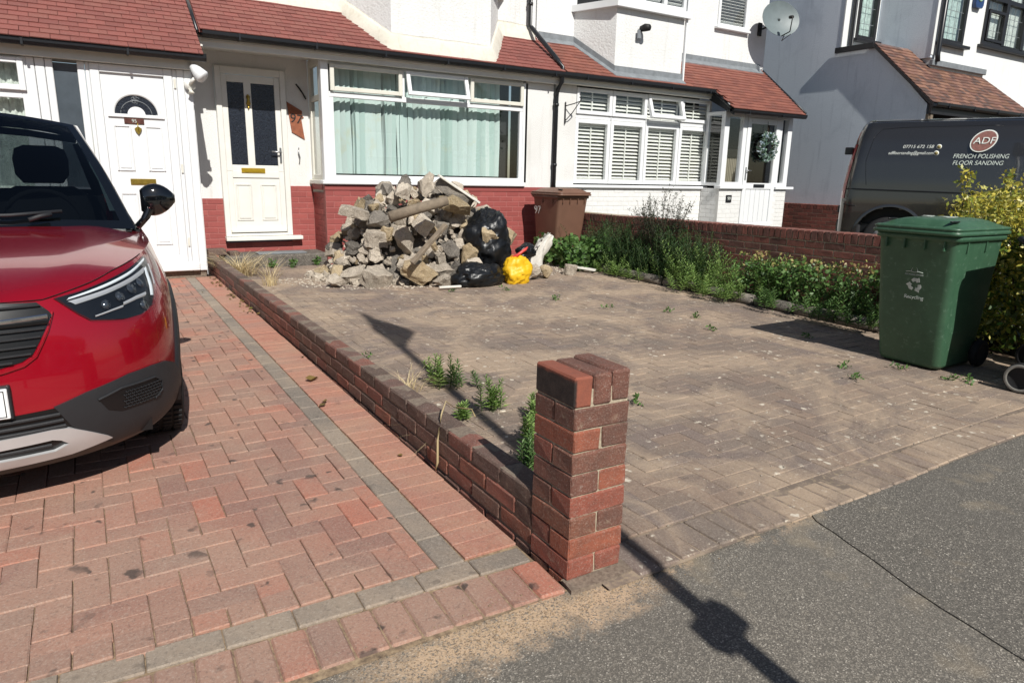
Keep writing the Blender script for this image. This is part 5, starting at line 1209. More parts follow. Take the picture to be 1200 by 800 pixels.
# wheels
for yc in (.84, 3.44):
    for s in (1, -1):
        T_ = []
        prof = [(.20, .10), (.215, .108), (.27, .112), (.315, .105), (.328, .09), (.332, .0), (.328, -.09), (.315, -.105), (.25, -.11)]
        mb = MB(); rings = [[V(s*(.772 + b), yc + r_*math.cos(a), .333 + r_*math.sin(a)) for a in np.linspace(0, 2*math.pi, 49)[:-1]] for r_, b in prof]; mb.loft(rings, True, False)
        for k in range(60):
            a = k/60*2*math.pi; c = V(s*.772, yc + .332*math.cos(a), .333 + .332*math.sin(a)); t_ = V(0, -math.sin(a), math.cos(a)); r_ = V(0, math.cos(a), math.sin(a))
            for b in (-.075, -.028, .028, .075): q = c + V(b, 0, 0); mb.add([q - t_*.011 - V(.019, 0, 0), q + t_*.011 - V(.019, 0, 0), q + t_*.011 + V(.019, 0, 0), q - t_*.011 + V(.019, 0, 0)] + [q - t_*.009 - V(.017, 0, 0) + r_*.006, q + t_*.009 - V(.017, 0, 0) + r_*.006, q + t_*.009 + V(.017, 0, 0) + r_*.006, q - t_*.009 + V(.017, 0, 0) + r_*.006], [(4, 5, 6, 7), (0, 1, 5, 4), (1, 2, 6, 5), (2, 3, 7, 6), (3, 0, 4, 7)])
        wh = mb.build('wheel', MAT['rubber'], car)
        mb = MB(); mb.loft([[V(s*(.772+b), yc + r_*math.cos(a), .333 + r_*math.sin(a)) for a in np.linspace(0, 2*math.pi, 33)[:-1]] for r_, b in ((.215, .10), (.205, .085), (.2, .0))], True, False)
        for k in range(5):
            a = k/5*2*math.pi; d1 = V(0, math.cos(a), math.sin(a)); d2 = V(0, -math.sin(a), math.cos(a)); c = V(s*.862, yc, .333)
            mb.add([c + d2*.035, c - d2*.035, c + d1*.205 - d2*.02, c + d1*.205 + d2*.02] + [c - V(s*.03, 0, 0) + d2*.035, c - V(s*.03, 0, 0) - d2*.035, c - V(s*.03, 0, 0) + d1*.205 - d2*.02, c - V(s*.03, 0, 0) + d1*.205 + d2*.02], [(0, 1, 2, 3), (0, 3, 7, 4), (1, 5, 6, 2)])
        mb.build('rim', MAT['silver'], wh)
        # arch liner and cladding
        mb = MB(); mb.loft([[V(s*x, yc + r_*math.cos(a), .345 + r_*math.sin(a)) for a in np.linspace(-.25, math.pi+.25, 31)] for x, r_ in ((.50, .385), (.86, .385))], False, False); mb.build('arch_liner', MAT['trim_dark'], car)
        mb = MB(); rows = []
        for a in np.linspace(-.3, math.pi+.3, 35):
            r0 = []
            for r_, o_ in ((.362, -.03), (.362, .008), (.372, .012), (.42, .010), (.43, -.004)):
                y = yc + r_*math.cos(a); z = .345 + r_*math.sin(a); zz = max(.2, min(.95, z)); w_ = sint(zz, W_)
                y0 = sint(zz, Y0_); d_ = sint(zz, D_)
                if y < y0 + d_: xx = w_*max(0, 1-max(0, (1-(y-y0)/d_))**PN)**(1/PN)
                else: xx = w_
                r0.append(V(s*(xx + o_), y, z))
            rows.append(r0)
        mb.loft(rows, False, False); mb.build('arch_trim', MAT['trim'], car)
mb = MB(); mb.box(-.72, .72, .25, 3.95, .20, .26); mb.build('underbody', MAT['trim_dark'], car)

# ================================================================== THE VAN
VA = math.atan2(-math.cos(R(28)), math.sin(R(28)))
van = root('parked_van', 'dark grey panel van with white lettering parked beyond the boundary wall', 'van', (7.99, 4.45, .20), VA, local=True)
def vz(z): return 1.31 + (z-1.31)*1.1 - .20           # heights read off the first guess of its distance
SEC = [(.10, .60), (.0, .66), (.0, .85), (.0, 1.10), (.012, 1.35), (.04, 1.62), (.085, 1.85), (.15, 2.0), (.24, 2.07), (.40, 2.115), (.95, 2.14)]
LV = 5.2
def vsec(x, k=1.0):
    e = max(0, 1 - x/.16) if x < .16 else 0
    h = []
    ins = .14*(1-math.sqrt(max(0, 1-e*e))) if e > 0 else 0
    for y, z in SEC: h.append((y + ins, z - ins*.6*(1 if z > 1.9 else 0)))
    return h
def vlean(z): return .0 if z < 1.1 else .16*((z-1.1)/1.0)**1.5
xs = [0, .01, .03, .06, .1, .16] + [.16 + .05*i for i in range(1, 36)] + [2.0 + .2*i for i in range(1, 9)] + [3.8, 4.1, 4.4, 4.7, 4.95, 5.1, 5.2]
def vfront(x, y, z):
    # bonnet and windscreen slope at the far, unseen end
    if x > 3.6:
        lim = 2.14 - max(0, (x-3.7))*.75 if x < 4.55 else 1.5 - (x-4.55)*.55
        z = min(z, max(.66, lim)); y = y + max(0, x-4.6)**2*.5
    return z, y
rows = []
for x in xs:
    r_ = []
    for y, z in vsec(x):
        z2, y2 = vfront(x, y, z); r_.append(V(x + vlean(z)*(1-min(1, x/1.2)), y2, vz(z2)))
    full = r_ + [V(p.x, 1.98-p.y, p.z) for p in r_[::-1][1:]]; rows.append(full)
# finer skin rows so that the wheel arches cut cleanly
def vskin():
    vs = []; fs = []; n = len(rows[0]); sub = 5
    R2 = []
    for r_ in rows:
        q = []
        for a, b in zip(r_, r_[1:]): q += [a.lerp(b, k/sub) for k in range(sub)]
        q.append(r_[-1]); R2.append(q)
    m_ = len(R2[0])
    for r_ in R2: vs += r_
    for i in range(len(R2)-1):
        for j in range(m_-1):
            q = (i*m_+j, (i+1)*m_+j, (i+1)*m_+j+1, i*m_+j+1); c = sum((vs[k] for k in q), V(0, 0, 0))/4
            if any((c.x-xc)**2 + (c.z-.38)**2 < .43**2 for xc in (.66, 4.1)) and (c.y < .3 or c.y > 1.7): continue
            fs.append(q)
    return vs, fs, R2
vs, fs, R2 = vskin(); mb = MB(); mb.add(vs, fs, None, 0, True); mb.add(R2[0], [tuple(range(len(R2[0])))], None, 0, False); mb.add(R2[-1], [tuple(range(len(R2[-1])))], None, 0, False)
mb.build('body', MAT['van_paint'], van)
mb = MB()
for xc in (.66, 4.1):
    for s in (0, 1):
        y0, y1 = ((-.004, .35) if s == 0 else (1.984, 1.63))
        mb = MB(); mb.loft([[V(xc + .43*math.cos(a), y, .38 + .43*math.sin(a)) for a in np.linspace(-.1, math.pi+.1, 31)] for y in (y0, y1)], False, False)
        mb.box(xc-.42, xc+.42, y1-.01, y1+.01, .1, .78); mb.build('arch_liner', MAT['trim_dark'], van)
        mb = MB(); mb.loft([[V(xc + r_*math.cos(a), y0 - (.012 if s == 0 else -.012)*(1 if r_ < .45 else .3), .38 + r_*math.sin(a)) for a in np.linspace(-.1, math.pi+.1, 31)] for r_ in (.425, .435, .462)], False, False)
        mb.build('wheel_arch', MAT['van_paint'], van)
for xc in (.66, 4.1):
    for s in (0, 1):
        y0 = .05 if s == 0 else 1.93; sg = 1 if s == 0 else -1
        mb = MB(); mb.loft([[V(xc + r_*math.cos(a), y0 + sg*b, .335 + r_*math.sin(a)) for a in np.linspace(0, 2*math.pi, 37)[:-1]] for r_, b in ((.2, .01), (.22, .0), (.30, .0), (.33, .02), (.335, .1), (.33, .2), (.25, .21))], True, False); wv = mb.build('wheel', MAT['rubber'], van)
        mb = MB(); mb.loft([[V(xc + r_*math.cos(a), y0 + sg*b, .335 + r_*math.sin(a)) for a in np.linspace(0, 2*math.pi, 25)[:-1]] for r_, b in ((.21, .01), (.19, .03), (.12, .02), (.05, .0))], True, True); mb.build('hub_cap', MAT['silver'], wv)
mb = MB(); mb.box(-.02, .3, .12, 1.86, .35, .62, .03); mb.build('rear_bumper', MAT['trim'], van)
mb = MB(); mb.box(.2, 5.0, .15, 1.83, .30, .56); mb.build('chassis', MAT['trim_dark'], van)
# tail lamp down the corner, side mouldings, door lines
def vside(x, z):
    y = float(np.interp(z, [p[1] for p in SEC], [p[0] for p in SEC])); e = max(0, 1-x/.16); ins = .14*(1-math.sqrt(max(0, 1-e*e)))
    return V(x + vlean(z)*(1-min(1, x/1.2)), y + ins, vz(z))
mb = MB(); rows = []
for z in np.linspace(1.12, 1.80, 14): rows.append([vside(x, z) + V(-.004, -.006, 0) for x in (.0, .015, .03, .05)])
mb.loft(rows, False, False); mb.build('tail_lamp', simple('red_lamp_plastic', '#8f1e22', .2, .1, 30, Coat_Weight=1.0), van)
def vline(name, pts, w_=.006, off=.002, mat=None):
    mb = MB(); P_ = []
    for a, b in zip(pts, pts[1:]): P_ += [(a[0]+(b[0]-a[0])*k/10, a[1]+(b[1]-a[1])*k/10) for k in range(10)]
    P_.append(pts[-1]); mb.tube([vside(*p) + V(0, -off, 0) for p in P_], w_, 5); mb.build(name, mat or MAT['trim_dark'], van)
vline('panel_crease', [(.30, 1.30), (.22, 1.6), (.24, 1.88), (.32, 1.98), (.6, 2.0), (1.8, 2.01)], .004, .0)
vline('rail_cover', [(.06, 1.245), (1.4, 1.225), (3.2, 1.21)], .010, .004)
vline('side_moulding', [(.05, 1.05), (.22, 1.03)], .006)
vline('roof_gutter', [(.12, 2.085), (1.0, 2.09), (3.4, 2.09)], .007, .0)
for z in (.98, 1.72): MB().box(-.03, .0 + vlean(z), .18, .24, vz(z)-.05, vz(z)+.05, .008).build('door_hinge', MAT['trim_dark'], van)
VR = Matrix.Rotation(R(90), 3, 'X')
def vtext(name, body, x, z, size, mat, sx=1.0, al='CENTER', shear=.25):
    p = vside(x*1.1, z) + V(0, -.008, 0); lean = math.atan2(.055, .25) if z > 1.5 else .05
    text(name, body, size, mat, van, p, Matrix.Rotation(-lean*.8, 3, 'X') @ VR, .0012, 1.0, shear, al, sx)
vtext('phone_number', '07715 672 158', .77, 1.765, .060, MAT['white_print']); vtext('email_address', 'adffloorsanding@gmail.com', .70, 1.69, .060, MAT['white_print'], .80)
vtext('lettering', 'FRENCH POLISHING', 1.45, 1.652, .080, MAT['worn_print'], .84); vtext('lettering', 'FLOOR SANDING', 1.43, 1.575, .078, MAT['worn_print'], .90)
p0 = vside(1.46*1.1, 1.83) + V(0, -.012, 0)
for r_, m_, o_ in ((1.0, 'white_print', 0), (.9, None, .004)):
    mb = MB(); loop = []
    for a in np.linspace(0, 2*math.pi, 41)[:-1]:
        x = .145*r_*math.cos(a); z = .150*r_*math.sin(a); loop.append(p0 + V(x*.98 + z*.28, -o_ - .0 + z*.32, z*.95))
    mb.poly(loop, (0, .006, 0)); mb.build('logo_disc', MAT['white_print'] if m_ else simple('logo_brown', '#7d5148', .5, .3, 30), van)
text('logo_letters', 'ADF', .125, MAT['white_print'], van, p0 + V(0, -.014, 0), Matrix.Rotation(-.3, 3, 'X') @ VR, .0012, 1.0, .2, 'CENTER', 1.0)
for x, z in ((1.01, 1.765), (.99, 1.69)):
    p = vside(x*1.1, z) + V(0, -.006, 0); mb = MB(); mb.tube([p, p + V(0, -.004, 0)], .032, 16); mb.build('contact_symbol', MAT['white_print'], van)
    mb = MB(); mb.tube([p + V(0, -.003, 0), p + V(0, -.007, 0)], .022, 12); mb.build('contact_symbol', simple('symbol_gold', '#8f8250', .5), van)

# ================================================================== WHEELED BINS
def rrect(cx, cy, hx, hy, r, z, n=4):
    out = []
    for k, (sx, sy) in enumerate(((1, 1), (-1, 1), (-1, -1), (1, -1))):
        for i in range(n+1):
            a = k*math.pi/2 + i/n*math.pi/2; out.append(V(cx + sx*(hx-r) + r*math.cos(a), cy + sy*(hy-r) + r*math.sin(a), z))
    return out
def wheelie(name, label, loc, rotz, mat, tilt=0, group=None):
    t = root(name, label, 'bin', loc, rotz, group, local=True)
    mb = MB(); rings = [rrect(0, .02, .215, .235, .05, .015), rrect(0, .02, .228, .245, .055, .04), rrect(0, .0, .245, .27, .055, .30), rrect(0, -.012, .26, .297, .05, .62), rrect(0, -.02, .272, .325, .045, .90),
        rrect(0, -.02, .275, .33, .045, .925), rrect(0, -.02, .292, .35, .05, .93), rrect(0, -.02, .292, .35, .05, .965), rrect(0, -.02, .27, .325, .05, .968)]
    mb.loft(rings, True, True); t_b = mb.build('bin_body', mat, t)
    mb = MB()
    for x in (-.20, -.07, .07, .20): mb.box(x-.006, x+.006, -.366, -.33, .86, .93, .002)
    for s in (-1, 1):
        for y in (-.2, .05): mb.box(s*.262-.008, s*.262+.02*s, y-.006, y+.006, .85, .93, .002)
    mb.build('rib', mat, t_b, kind='stuff')
    mb = MB(); mb.loft([rrect(0, -.03, .300, .375, .06, .966), rrect(0, -.03, .306, .383, .06, .972), rrect(0, -.03, .306, .383, .06, .990), rrect(0, -.03, .298, .375, .06, .993), rrect(0, -.03, .296, .372, .06, 1.0), rrect(0, -.03, .302, .378, .06, 1.003), rrect(0, -.03, .302, .378, .06, 1.015), rrect(0, -.03, .285, .36, .06, 1.022)], True, True); lid = mb.build('lid', mat, t)
    def dome(x, y): return 1.022 + .055*max(0, 1-(abs(x)/.26)**4)*max(0, 1-(abs(y+.03)/.33)**6)**.6
    ny = 16; nx_ = 14; rows_ = [[V(-.262 + .524*i/nx_, -.36 + .66*j/ny, dome(-.262 + .524*i/nx_, -.36 + .66*j/ny)) for i in range(nx_+1)] for j in range(ny+1)]
    mb = MB(); mb.loft(rows_, False, False); mb.build('lid_panel', mat, lid)
    for s in (-1, 1):
        mb = MB(); mb.loft([[V(s*.215 + r_*.018*math.cos(a) + 0, -.30 + r_*.065*math.sin(a), 1.052 + (r_ == 1)*.010) for a in np.linspace(0, 6.283, 17)[:-1]] for r_ in (1, .75, .3)], True, True); mb.build('lid_recess', MAT['trim_dark'], lid)
    mb = MB(); mb.tube([(-.24, .345, .95), (-.24, .40, .985), (.24, .40, .985), (.24, .345, .95)], .017, 8); mb.tube([(-.27, .335, .985), (.27, .335, .985)], .016, 8); mb.build('handle', mat, t)
    mb = MB(); mb.tube([(-.25, .23, .10), (.25, .23, .10)], .012, 8); mb.build('axle', MAT['steel'], t)
    for s in (-1, 1):
        mb = MB(); mb.loft([[V(s*(.245 + b), .235 + r_*math.cos(a), .10 + r_*math.sin(a)) for a in np.linspace(0, 2*math.pi, 29)[:-1]] for r_, b in ((.05, .0), (.085, -.005), (.098, .005), (.10, .025), (.098, .045), (.085, .05), (.075, .042), (.03, .04))], True, True); wl = mb.build('wheel', MAT['rubber'], t)
        mb = MB(); mb.loft([[V(s*(.245 + b), .235 + r_*math.cos(a), .10 + r_*math.sin(a)) for a in np.linspace(0, 2*math.pi, 29)[:-1]] for r_, b in ((.092, .051), (.082, .056), (.072, .051))], True, False); mb.build('wheel_rim', (simple('worn_wheel_grey', '#8d8b84', .6, .2, 40) if 'pale rimmed' in label else MAT['rubber']), wl)
    return t, t_b, lid
gb, gbody, glid = wheelie('wheeled_bin', 'green wheeled bin with a white recycling symbol, standing by the variegated hedge', (4.045, 1.01, g(1)+.002), R(-90), MAT['bin_green'])
# printed marks on its front (local frame: front is -y)
def fy(z): return float(np.interp(z, [.04, .30, .62, .90], [-.225, -.27, -.309, -.345])) - .0015
def mark(parent, loops, mat, name):
    mb = MB()
    for L_ in loops: mb.poly([V(x, fy(z), z) for x, z in L_], (0, -.0015, 0))
    return mb.build(name, mat, parent)
cx_, cz_ = .02, .605; arrows = []
for k in range(3):
    a0 = R(90 + 120*k); pts = []
    def P2(r_, a): return (cx_ + r_*math.cos(a), cz_ + r_*math.sin(a))
    pts = [P2(.043, a0+R(38)), P2(.050, a0+R(10)), P2(.050, a0-R(20)), P2(.062, a0-R(28)), P2(.040, a0-R(58)), P2(.018, a0-R(28)), P2(.028, a0-R(22)), P2(.026, a0), P2(.022, a0+R(36))]
    arrows.append(pts)
for L_ in arrows: mark(gbody, [L_], MAT['worn_print'], 'recycling_arrow')
text('recycling_word', 'Recycling', .036, MAT['worn_print'], gbody, (.02, fy(.515)-.001, .515), ROT_FRONT, .0008)
text('council_words', 'RECYCLING SERVICE', .014, MAT['worn_print'], gbody, (.01, fy(.675)-.001, .677), ROT_FRONT, .0008)
mb = MB(); mb.tube([V(.01 + .022*math.cos(a), fy(.70), .705 + .026*math.sin(a)) for a in np.linspace(-.2, math.pi+.2, 15)], .0022, 4); mb.tube([V(-.05, fy(.70), .695), V(-.02, fy(.7), .70), V(.01, fy(.7), .694), V(.04, fy(.7), .70), V(.07, fy(.7), .695)], .002, 4); mb.build('council_emblem', MAT['worn_print'], gbody)
mb = MB(); rr = random.Random(3)
for k in range(7):
    x0, y0 = rr.uniform(-.14, .10), rr.uniform(-.20, -.02); z_ = 1.0795
    mb.poly([(x0, y0, z_), (x0+rr.uniform(.03, .07), y0+rr.uniform(-.02, .02), z_), (x0+rr.uniform(.02, .06), y0+rr.uniform(.03, .07), z_), (x0-.01, y0+.03, z_)], (0, 0, .0012))
mb.build('worn_lid_sticker', MAT['worn_print'], glid, kind='stuff')
bb, bbody, blid = wheelie('wheeled_bin', 'brown wheeled bin marked 97 standing by the rubble heap under the window', (4.87, 6.98, g(7)), R(2), MAT['bin_brown'])
text('digits', '97', .17, MAT['white_print'], bbody, (-.2725, -.02+.20, .74), Matrix.Rotation(-.045, 3, 'Y') @ ROT_LEFT, .001)
wheelie('wheeled_bin', 'black wheeled bin at the right edge with only its pale rimmed wheel showing', (4.13, .06, .0), R(3), MAT['bin_black'])

wheelie('wheeled_bin', 'added black wheeled bin, unseen beyond the right edge, shading the hedge foot', (4.84, .27, .0), R(-4), MAT['bin_black'])  # unseen bin, added only to block sun from the lower hedge

# ================================================================== LAMP POST (behind the camera, its shadow crosses the yard)
LX, LY, LH = -.045, -3.2, 1.02
lp = root('street_lamp', 'grey street lamp post with a lantern and small box, casting the long shadow', 'street lamp', (LX, LY, -.02))
mb = MB(); mb.tube([(LX, LY, -.02), (LX, LY, 1.1), (LX, LY, 1.15), (LX, LY, 4.9+LH)], [.055, .052, .038, .034], 14); mb.build('post', MAT['steel'], lp)
mb = MB(); mb.loft([rrect(LX+dx, LY, hx, hx*.8, hx*.4, z+LH) for dx, hx, z in ((0, .04, 4.72), (.03, .07, 4.88), (.07, .12, 5.05), (.085, .145, 5.14), (.075, .14, 5.2), (.04, .09, 5.42), (.01, .045, 5.65), (-.01, .012, 5.93))], True, True); mb.build('lantern', MAT['lead'], lp)
T = Matrix.Translation((LX, LY-.02, 1.52+LH)) @ Matrix.Rotation(R(25), 4, 'Z')
mb = MB(); vs, fs = cbox(.185, .07, .11, .006); mb.add(vs, fs, T); mb.build('box', MAT['lead'], lp)

# ================================================================== RUBBLE HEAP
def chunk(sx, sy, sz, seed, rough=1.0, slab=False):
    rr = random.Random(seed); bm = bmesh.new()
    n = 16 if not slab else 12
    for i in range(n):
        if slab:
            a = i/ (n/2)*2*math.pi; top = 1 if i < n/2 else -1; q = rr.uniform(.75, 1.1)
            v = V(max(-.8, min(.8, math.cos(a)*q)), max(-.8, min(.8, math.sin(a)*q)), top*rr.uniform(.8, 1))
        else: v = V(rr.gauss(0, 1), rr.gauss(0, 1), rr.gauss(0, 1)).normalized()*rr.uniform(.8, 1.1)
        bm.verts.new((v.x*sx, v.y*sy, v.z*sz))
    r_ = bmesh.ops.convex_hull(bm, input=bm.verts[:]); bmesh.ops.delete(bm, geom=[g_ for g_ in r_['geom_interior'] if isinstance(g_, bmesh.types.BMVert)], context='VERTS')
    s = max(sx, sy, sz)
    bmesh.ops.subdivide_edges(bm, edges=[e for e in bm.edges if e.calc_length() > s*.35], cuts=2, use_grid_fill=True)
    bmesh.ops.triangulate(bm, faces=bm.faces[:])
    bmesh.ops.subdivide_edges(bm, edges=[e for e in bm.edges if e.calc_length() > s*.4], cuts=1)
    bmesh.ops.triangulate(bm, faces=bm.faces[:])
    for v in bm.verts:
        nn = noise.noise_vector(v.co*(2.2/s)+V(seed, 0, 0))*.10*s*rough + noise.noise_vector(v.co*(7/s)+V(seed, 4, 0))*.045*s*rough; v.co += nn
    return bm
_ck = {}
def chunk_mesh(key, mat):
    if key in _ck: return _ck[key]
    sx, sy, sz, seed, slab = key[:5]; bm = chunk(sx, sy, sz, seed, 1, slab); me = bpy.data.meshes.new('lump'); bm.to_mesh(me); bm.free(); me.materials.append(mat); _ck[key] = me; return me
PC = (2.42, 6.55); PR = (1.28, .88)
def pile(x, y):
    r_ = math.hypot((x-PC[0])/PR[0], (y-PC[1])/PR[1]); return g(y) + (1.10*(1-min(1, r_)**2.6)**.9 if r_ < 1 else 0)
# earthy core
mb = MB(); rows_ = []
for i in range(25):
    r_ = i/24; rows_.append([V(PC[0] + PR[0]*.97*r_*math.cos(a), PC[1] + PR[1]*.97*r_*math.sin(a), pile(PC[0] + PR[0]*.97*r_*math.cos(a), PC[1] + PR[1]*.97*r_*math.sin(a)) - .24 + .06*nz(r_*9+3*math.cos(a), 3*math.sin(a)*r_)) for a in np.linspace(0, 6.283, 49)[:-1]])
mb.loft(rows_, True, False); tag(mb.build('rubble_fines', MAT['conc_d']), kind='stuff')
def put(name, label, me, loc, rot, group=None, cat='rubble', scale=None):
    o = link(name, me, None, loc, rot=rot, scale=scale); return tag(o, label, cat, group)
NAMED = [  # x, y, dz, half sizes, slab, euler, material, name, label
 (2.28, 6.10, .16, (.11, .10, .17), 0, (0, .2, .3), 'conc', 'concrete_lump', 'tall pointed concrete lump standing on the crest of the heap'),
 (2.00, 6.15, .10, (.17, .12, .12), 0, (.3, .1, 1), 'conc', 'concrete_lump', 'jagged grey lump at the upper left crest of the heap'),
 (2.60, 5.98, 'z1.10', (.33, .12, .075), 1, (.15, .55, -.15), 'conc_d', 'kerb_piece', 'dark kerb slab with a white top edge leaning at the upper right of the heap'),
 (2.50, 5.80, 'z.95', (.28, .17, .15), 0, (.2, .35, .1), 'conc_y', 'concrete_lump', 'large sandy lump under the white edged kerb slab'),
 (1.38, 6.10, 'z.87', (.24, .13, .055), 1, (.2, .22, .2), 'conc', 'concrete_slab', 'flat slab jutting out at the far left side of the heap'),
 (1.62, 6.05, .02, (.20, .12, .09), 1, (.2, .0, .1), 'conc', 'concrete_slab', 'thick grey slab below the jutting left slab'),
 (1.30, 6.00, .05, (.20, .12, .05), 1, (.2, -.35, .2), 'conc', 'concrete_slab', 'pale tilted slab low on the left side of the heap'),
 (1.16, 6.10, .06, (.12, .10, .12), 0, (0, 0, 0), 'conc_y', 'concrete_lump', 'rounded sandy lump at the far left foot of the heap'),
 (1.66, 6.05, .16, (.15, .13, .14), 0, (.5, 0, 0), 'conc_d', 'concrete_lump', 'dark grey lump high on the left shoulder of the heap'),
 (1.90, 5.88, .06, (.13, .10, .21), 0, (.1, -.3, .2), 'conc', 'concrete_lump', 'upright wedge of concrete left of the round timber'),
 (2.12, 5.85, .15, (.16, .11, .10), 1, (.5, .5, .2), 'conc', 'concrete_lump', 'square cornered lump above the round timber'),
 (2.75, 5.74, .08, (.22, .16, .17), 0, (.2, .5, 0), 'conc_y', 'concrete_lump', 'big yellowish lump in the middle right of the heap'),
 (2.05, 5.66, .08, (.28, .14, .12), 0, (.2, .3, 0), 'conc', 'concrete_lump', 'long rough lump across the middle of the heap'),
 (2.28, 5.56, .08, (.26, .14, .10), 0, (.2, .4, .2), 'conc', 'concrete_lump', 'speckled lump right of the middle, below the round timber'),
 (1.90, 5.52, .10, (.25, .12, .19), 0, (.3, .15, 0), 'conc_y', 'concrete_lump', 'broad gravelly lump at the lower middle of the heap'),
 (2.42, 5.52, .04, (.19, .13, .13), 1, (.4, .5, .2), 'conc_d', 'concrete_lump', 'dark square block at the lower right, under the thin batten'),
 (2.62, 5.50, .04, (.16, .13, .20), 0, (0, .3, 0), 'conc', 'concrete_lump', 'pale upright lump beside the black bag'),
 (1.48, 5.70, .05, (.24, .13, .09), 1, (.5, .15, .1), 'conc', 'concrete_slab', 'pale slab lying low at the left foot of the heap'),
 (1.55, 5.86, .10, (.20, .12, .08), 0, (.3, .1, 1), 'conc', 'concrete_lump', 'whitish lump in the lower left of the heap'),
 (1.05, 5.85, .02, (.13, .10, .10), 0, (.3, .1, 2), 'conc', 'concrete_lump', 'small pale boulder alone at the left edge of the heap'),
 (2.18, 5.38, .02, (.18, .10, .08), 0, (.2, .1, .3), 'conc', 'concrete_lump', 'low white lump at the front foot of the heap'),
 (2.52, 5.38, .02, (.15, .12, .14), 0, (.1, .5, .8), 'conc', 'concrete_lump', 'angular lump at the front right foot by the lower black bag'),
 (3.30, 6.05, .16, (.28, .16, .09), 1, (.1, .45, -.1), 'conc_y', 'concrete_slab', 'sloping sandy slab behind the black bag at the right of the heap'),
 (3.42, 5.95, .0, (.20, .14, .12), 0, (.1, .4, .5), 'conc_y', 'concrete_lump', 'sandy lump between the black bag and the white sack'),
 (3.42, 5.45, .05, (.16, .12, .13), 0, (.1, .4, .5), 'conc', 'concrete_lump', 'pale lump right of the yellow bag'),
 (3.62, 5.52, .03, (.13, .12, .10), 0, (.1, .1, 1.5), 'conc_y', 'concrete_lump', 'rounded stone under the white sack'),
 (4.12, 5.62, .0, (.11, .09, .08), 1, (.1, .1, .5), 'conc', 'broken_block', 'small whitish broken block at the left end of the plant bed'),
]
for k, (x, y, dz, hs, slab, e, mt_, nm, lb) in enumerate(NAMED):
    me = chunk_mesh((hs[0], hs[1], hs[2], 100+k, bool(slab)), MAT[mt_]); hh = pile(x, y)
    put(nm, lb, me, (x, y, float(dz[1:]) if isinstance(dz, str) else max(hh + dz + .05, g(y) + hs[2]*.7)), e, 'large pieces of the rubble heap')
mb = MB(); mb.box(-.30, .30, -.125, -.02, .052, .082, .006)
o = mb.mesh('white_edge', MAT['white_wood']); k_ = [o_ for o_ in bpy.data.objects if o_.name.startswith('kerb_piece')][0]
link('white_edge', o[0], None, o[1]).parent = k_
put('round_timber', 'round grey timber lying across the middle of the heap', MB().tube([(-.34, 0, 0), (0, .0, .005), (.34, 0, 0)], [.062, .058, .055], 12).mesh('round_timber', MAT['wood'])[0], (1.92, 5.48, .88), (0, -.27, -.15), None, 'timber')
put('thin_batten', 'thin grey batten propped diagonally on the front of the heap', MB().box(-.30, .30, -.03, .03, -.022, .022, .006).mesh('thin_batten', MAT['wood'])[0], (1.98, 5.36, .55), (.3, -.75, .1), None, 'timber')
put('white_stick', 'short white stick lying on the paving before the heap', MB().box(-.13, .13, -.018, .018, -.01, .01, .003).mesh('white_stick', MAT['white_wood'])[0], (2.15, 5.2, .085), (0, 0, -.1), None, 'stick')
put('white_board', 'short white painted board lying by the plant bed edging', MB().box(-.16, .16, -.045, .045, -.012, .012, .003).mesh('white_board', MAT['white_wood'])[0], (4.42, 5.72, .11), (0, .1, -.9), None, 'board')
put('grey_board', 'grey weathered board lying among leaves at the left of the plant bed', MB().box(-.2, .2, -.04, .04, -.012, .012, .003).mesh('grey_board', MAT['lead'])[0], (4.62, 6.05, .22), (0, .05, -.3), None, 'board')
rr = random.Random(21); variants = {}
for i in range(285):
    a = rr.uniform(0, 2*math.pi) if i % 4 == 0 else rr.uniform(.92*math.pi, 2.08*math.pi); r_ = rr.uniform(.04, 1.02)**.55
    if i > 200: a = rr.uniform(math.pi*1.0, math.pi*2.0); r_ = rr.uniform(.88, 1.16)
    x = PC[0] + PR[0]*r_*math.cos(a); y = PC[1] + PR[1]*r_*math.sin(a)
    if y > 7.1: continue
    s = rr.choice([.07, .09, .10, .12, .13, .15]) if i <= 200 else rr.choice([.03, .035, .045, .06])
    v_ = rr.randrange(7); mt_ = ['conc', 'conc', 'conc_d', 'conc_y', 'conc', 'conc', 'conc_y'][v_]
    q = ([1, .8, .7], [1, .7, .5], [.9, .9, .8], [1, .6, .6], [1, .8, .4], [.8, .8, .8], [1, .7, .6])[v_]
    me = chunk_mesh((.1*q[0], .1*q[1], .1*q[2], v_+1, v_ in (1, 4)), MAT[mt_])
    z = max(pile(x, y) + rr.uniform(-.06, .03), g(y) + s*.4)
    zone = ('on the ground before the heap' if r_ > .9 and y < PC[1] else 'at the back by the red wall' if y > 6.75 else 'near the crest of the heap' if z > .85 else 'on the left flank of the heap' if x < 1.9 else 'on the right flank by the black bag' if x > 2.7 else 'on the middle front of the heap')
    look = ('small ' if s < .07 else 'medium ' if s < .115 else 'large ') + ['pale rounded', 'pale flat', 'dark grey', 'sandy thin', 'flat square', 'pale blocky', 'sandy wedge shaped'][v_]
    put('rubble_lump', look + ' rubble lump ' + zone, me, (x, y, z), (rr.uniform(0, 6), rr.uniform(0, 6), rr.uniform(0, 6)), 'broken lumps making up the rubble heap', 'rubble', (s/.1,)*3)
mb = MB()
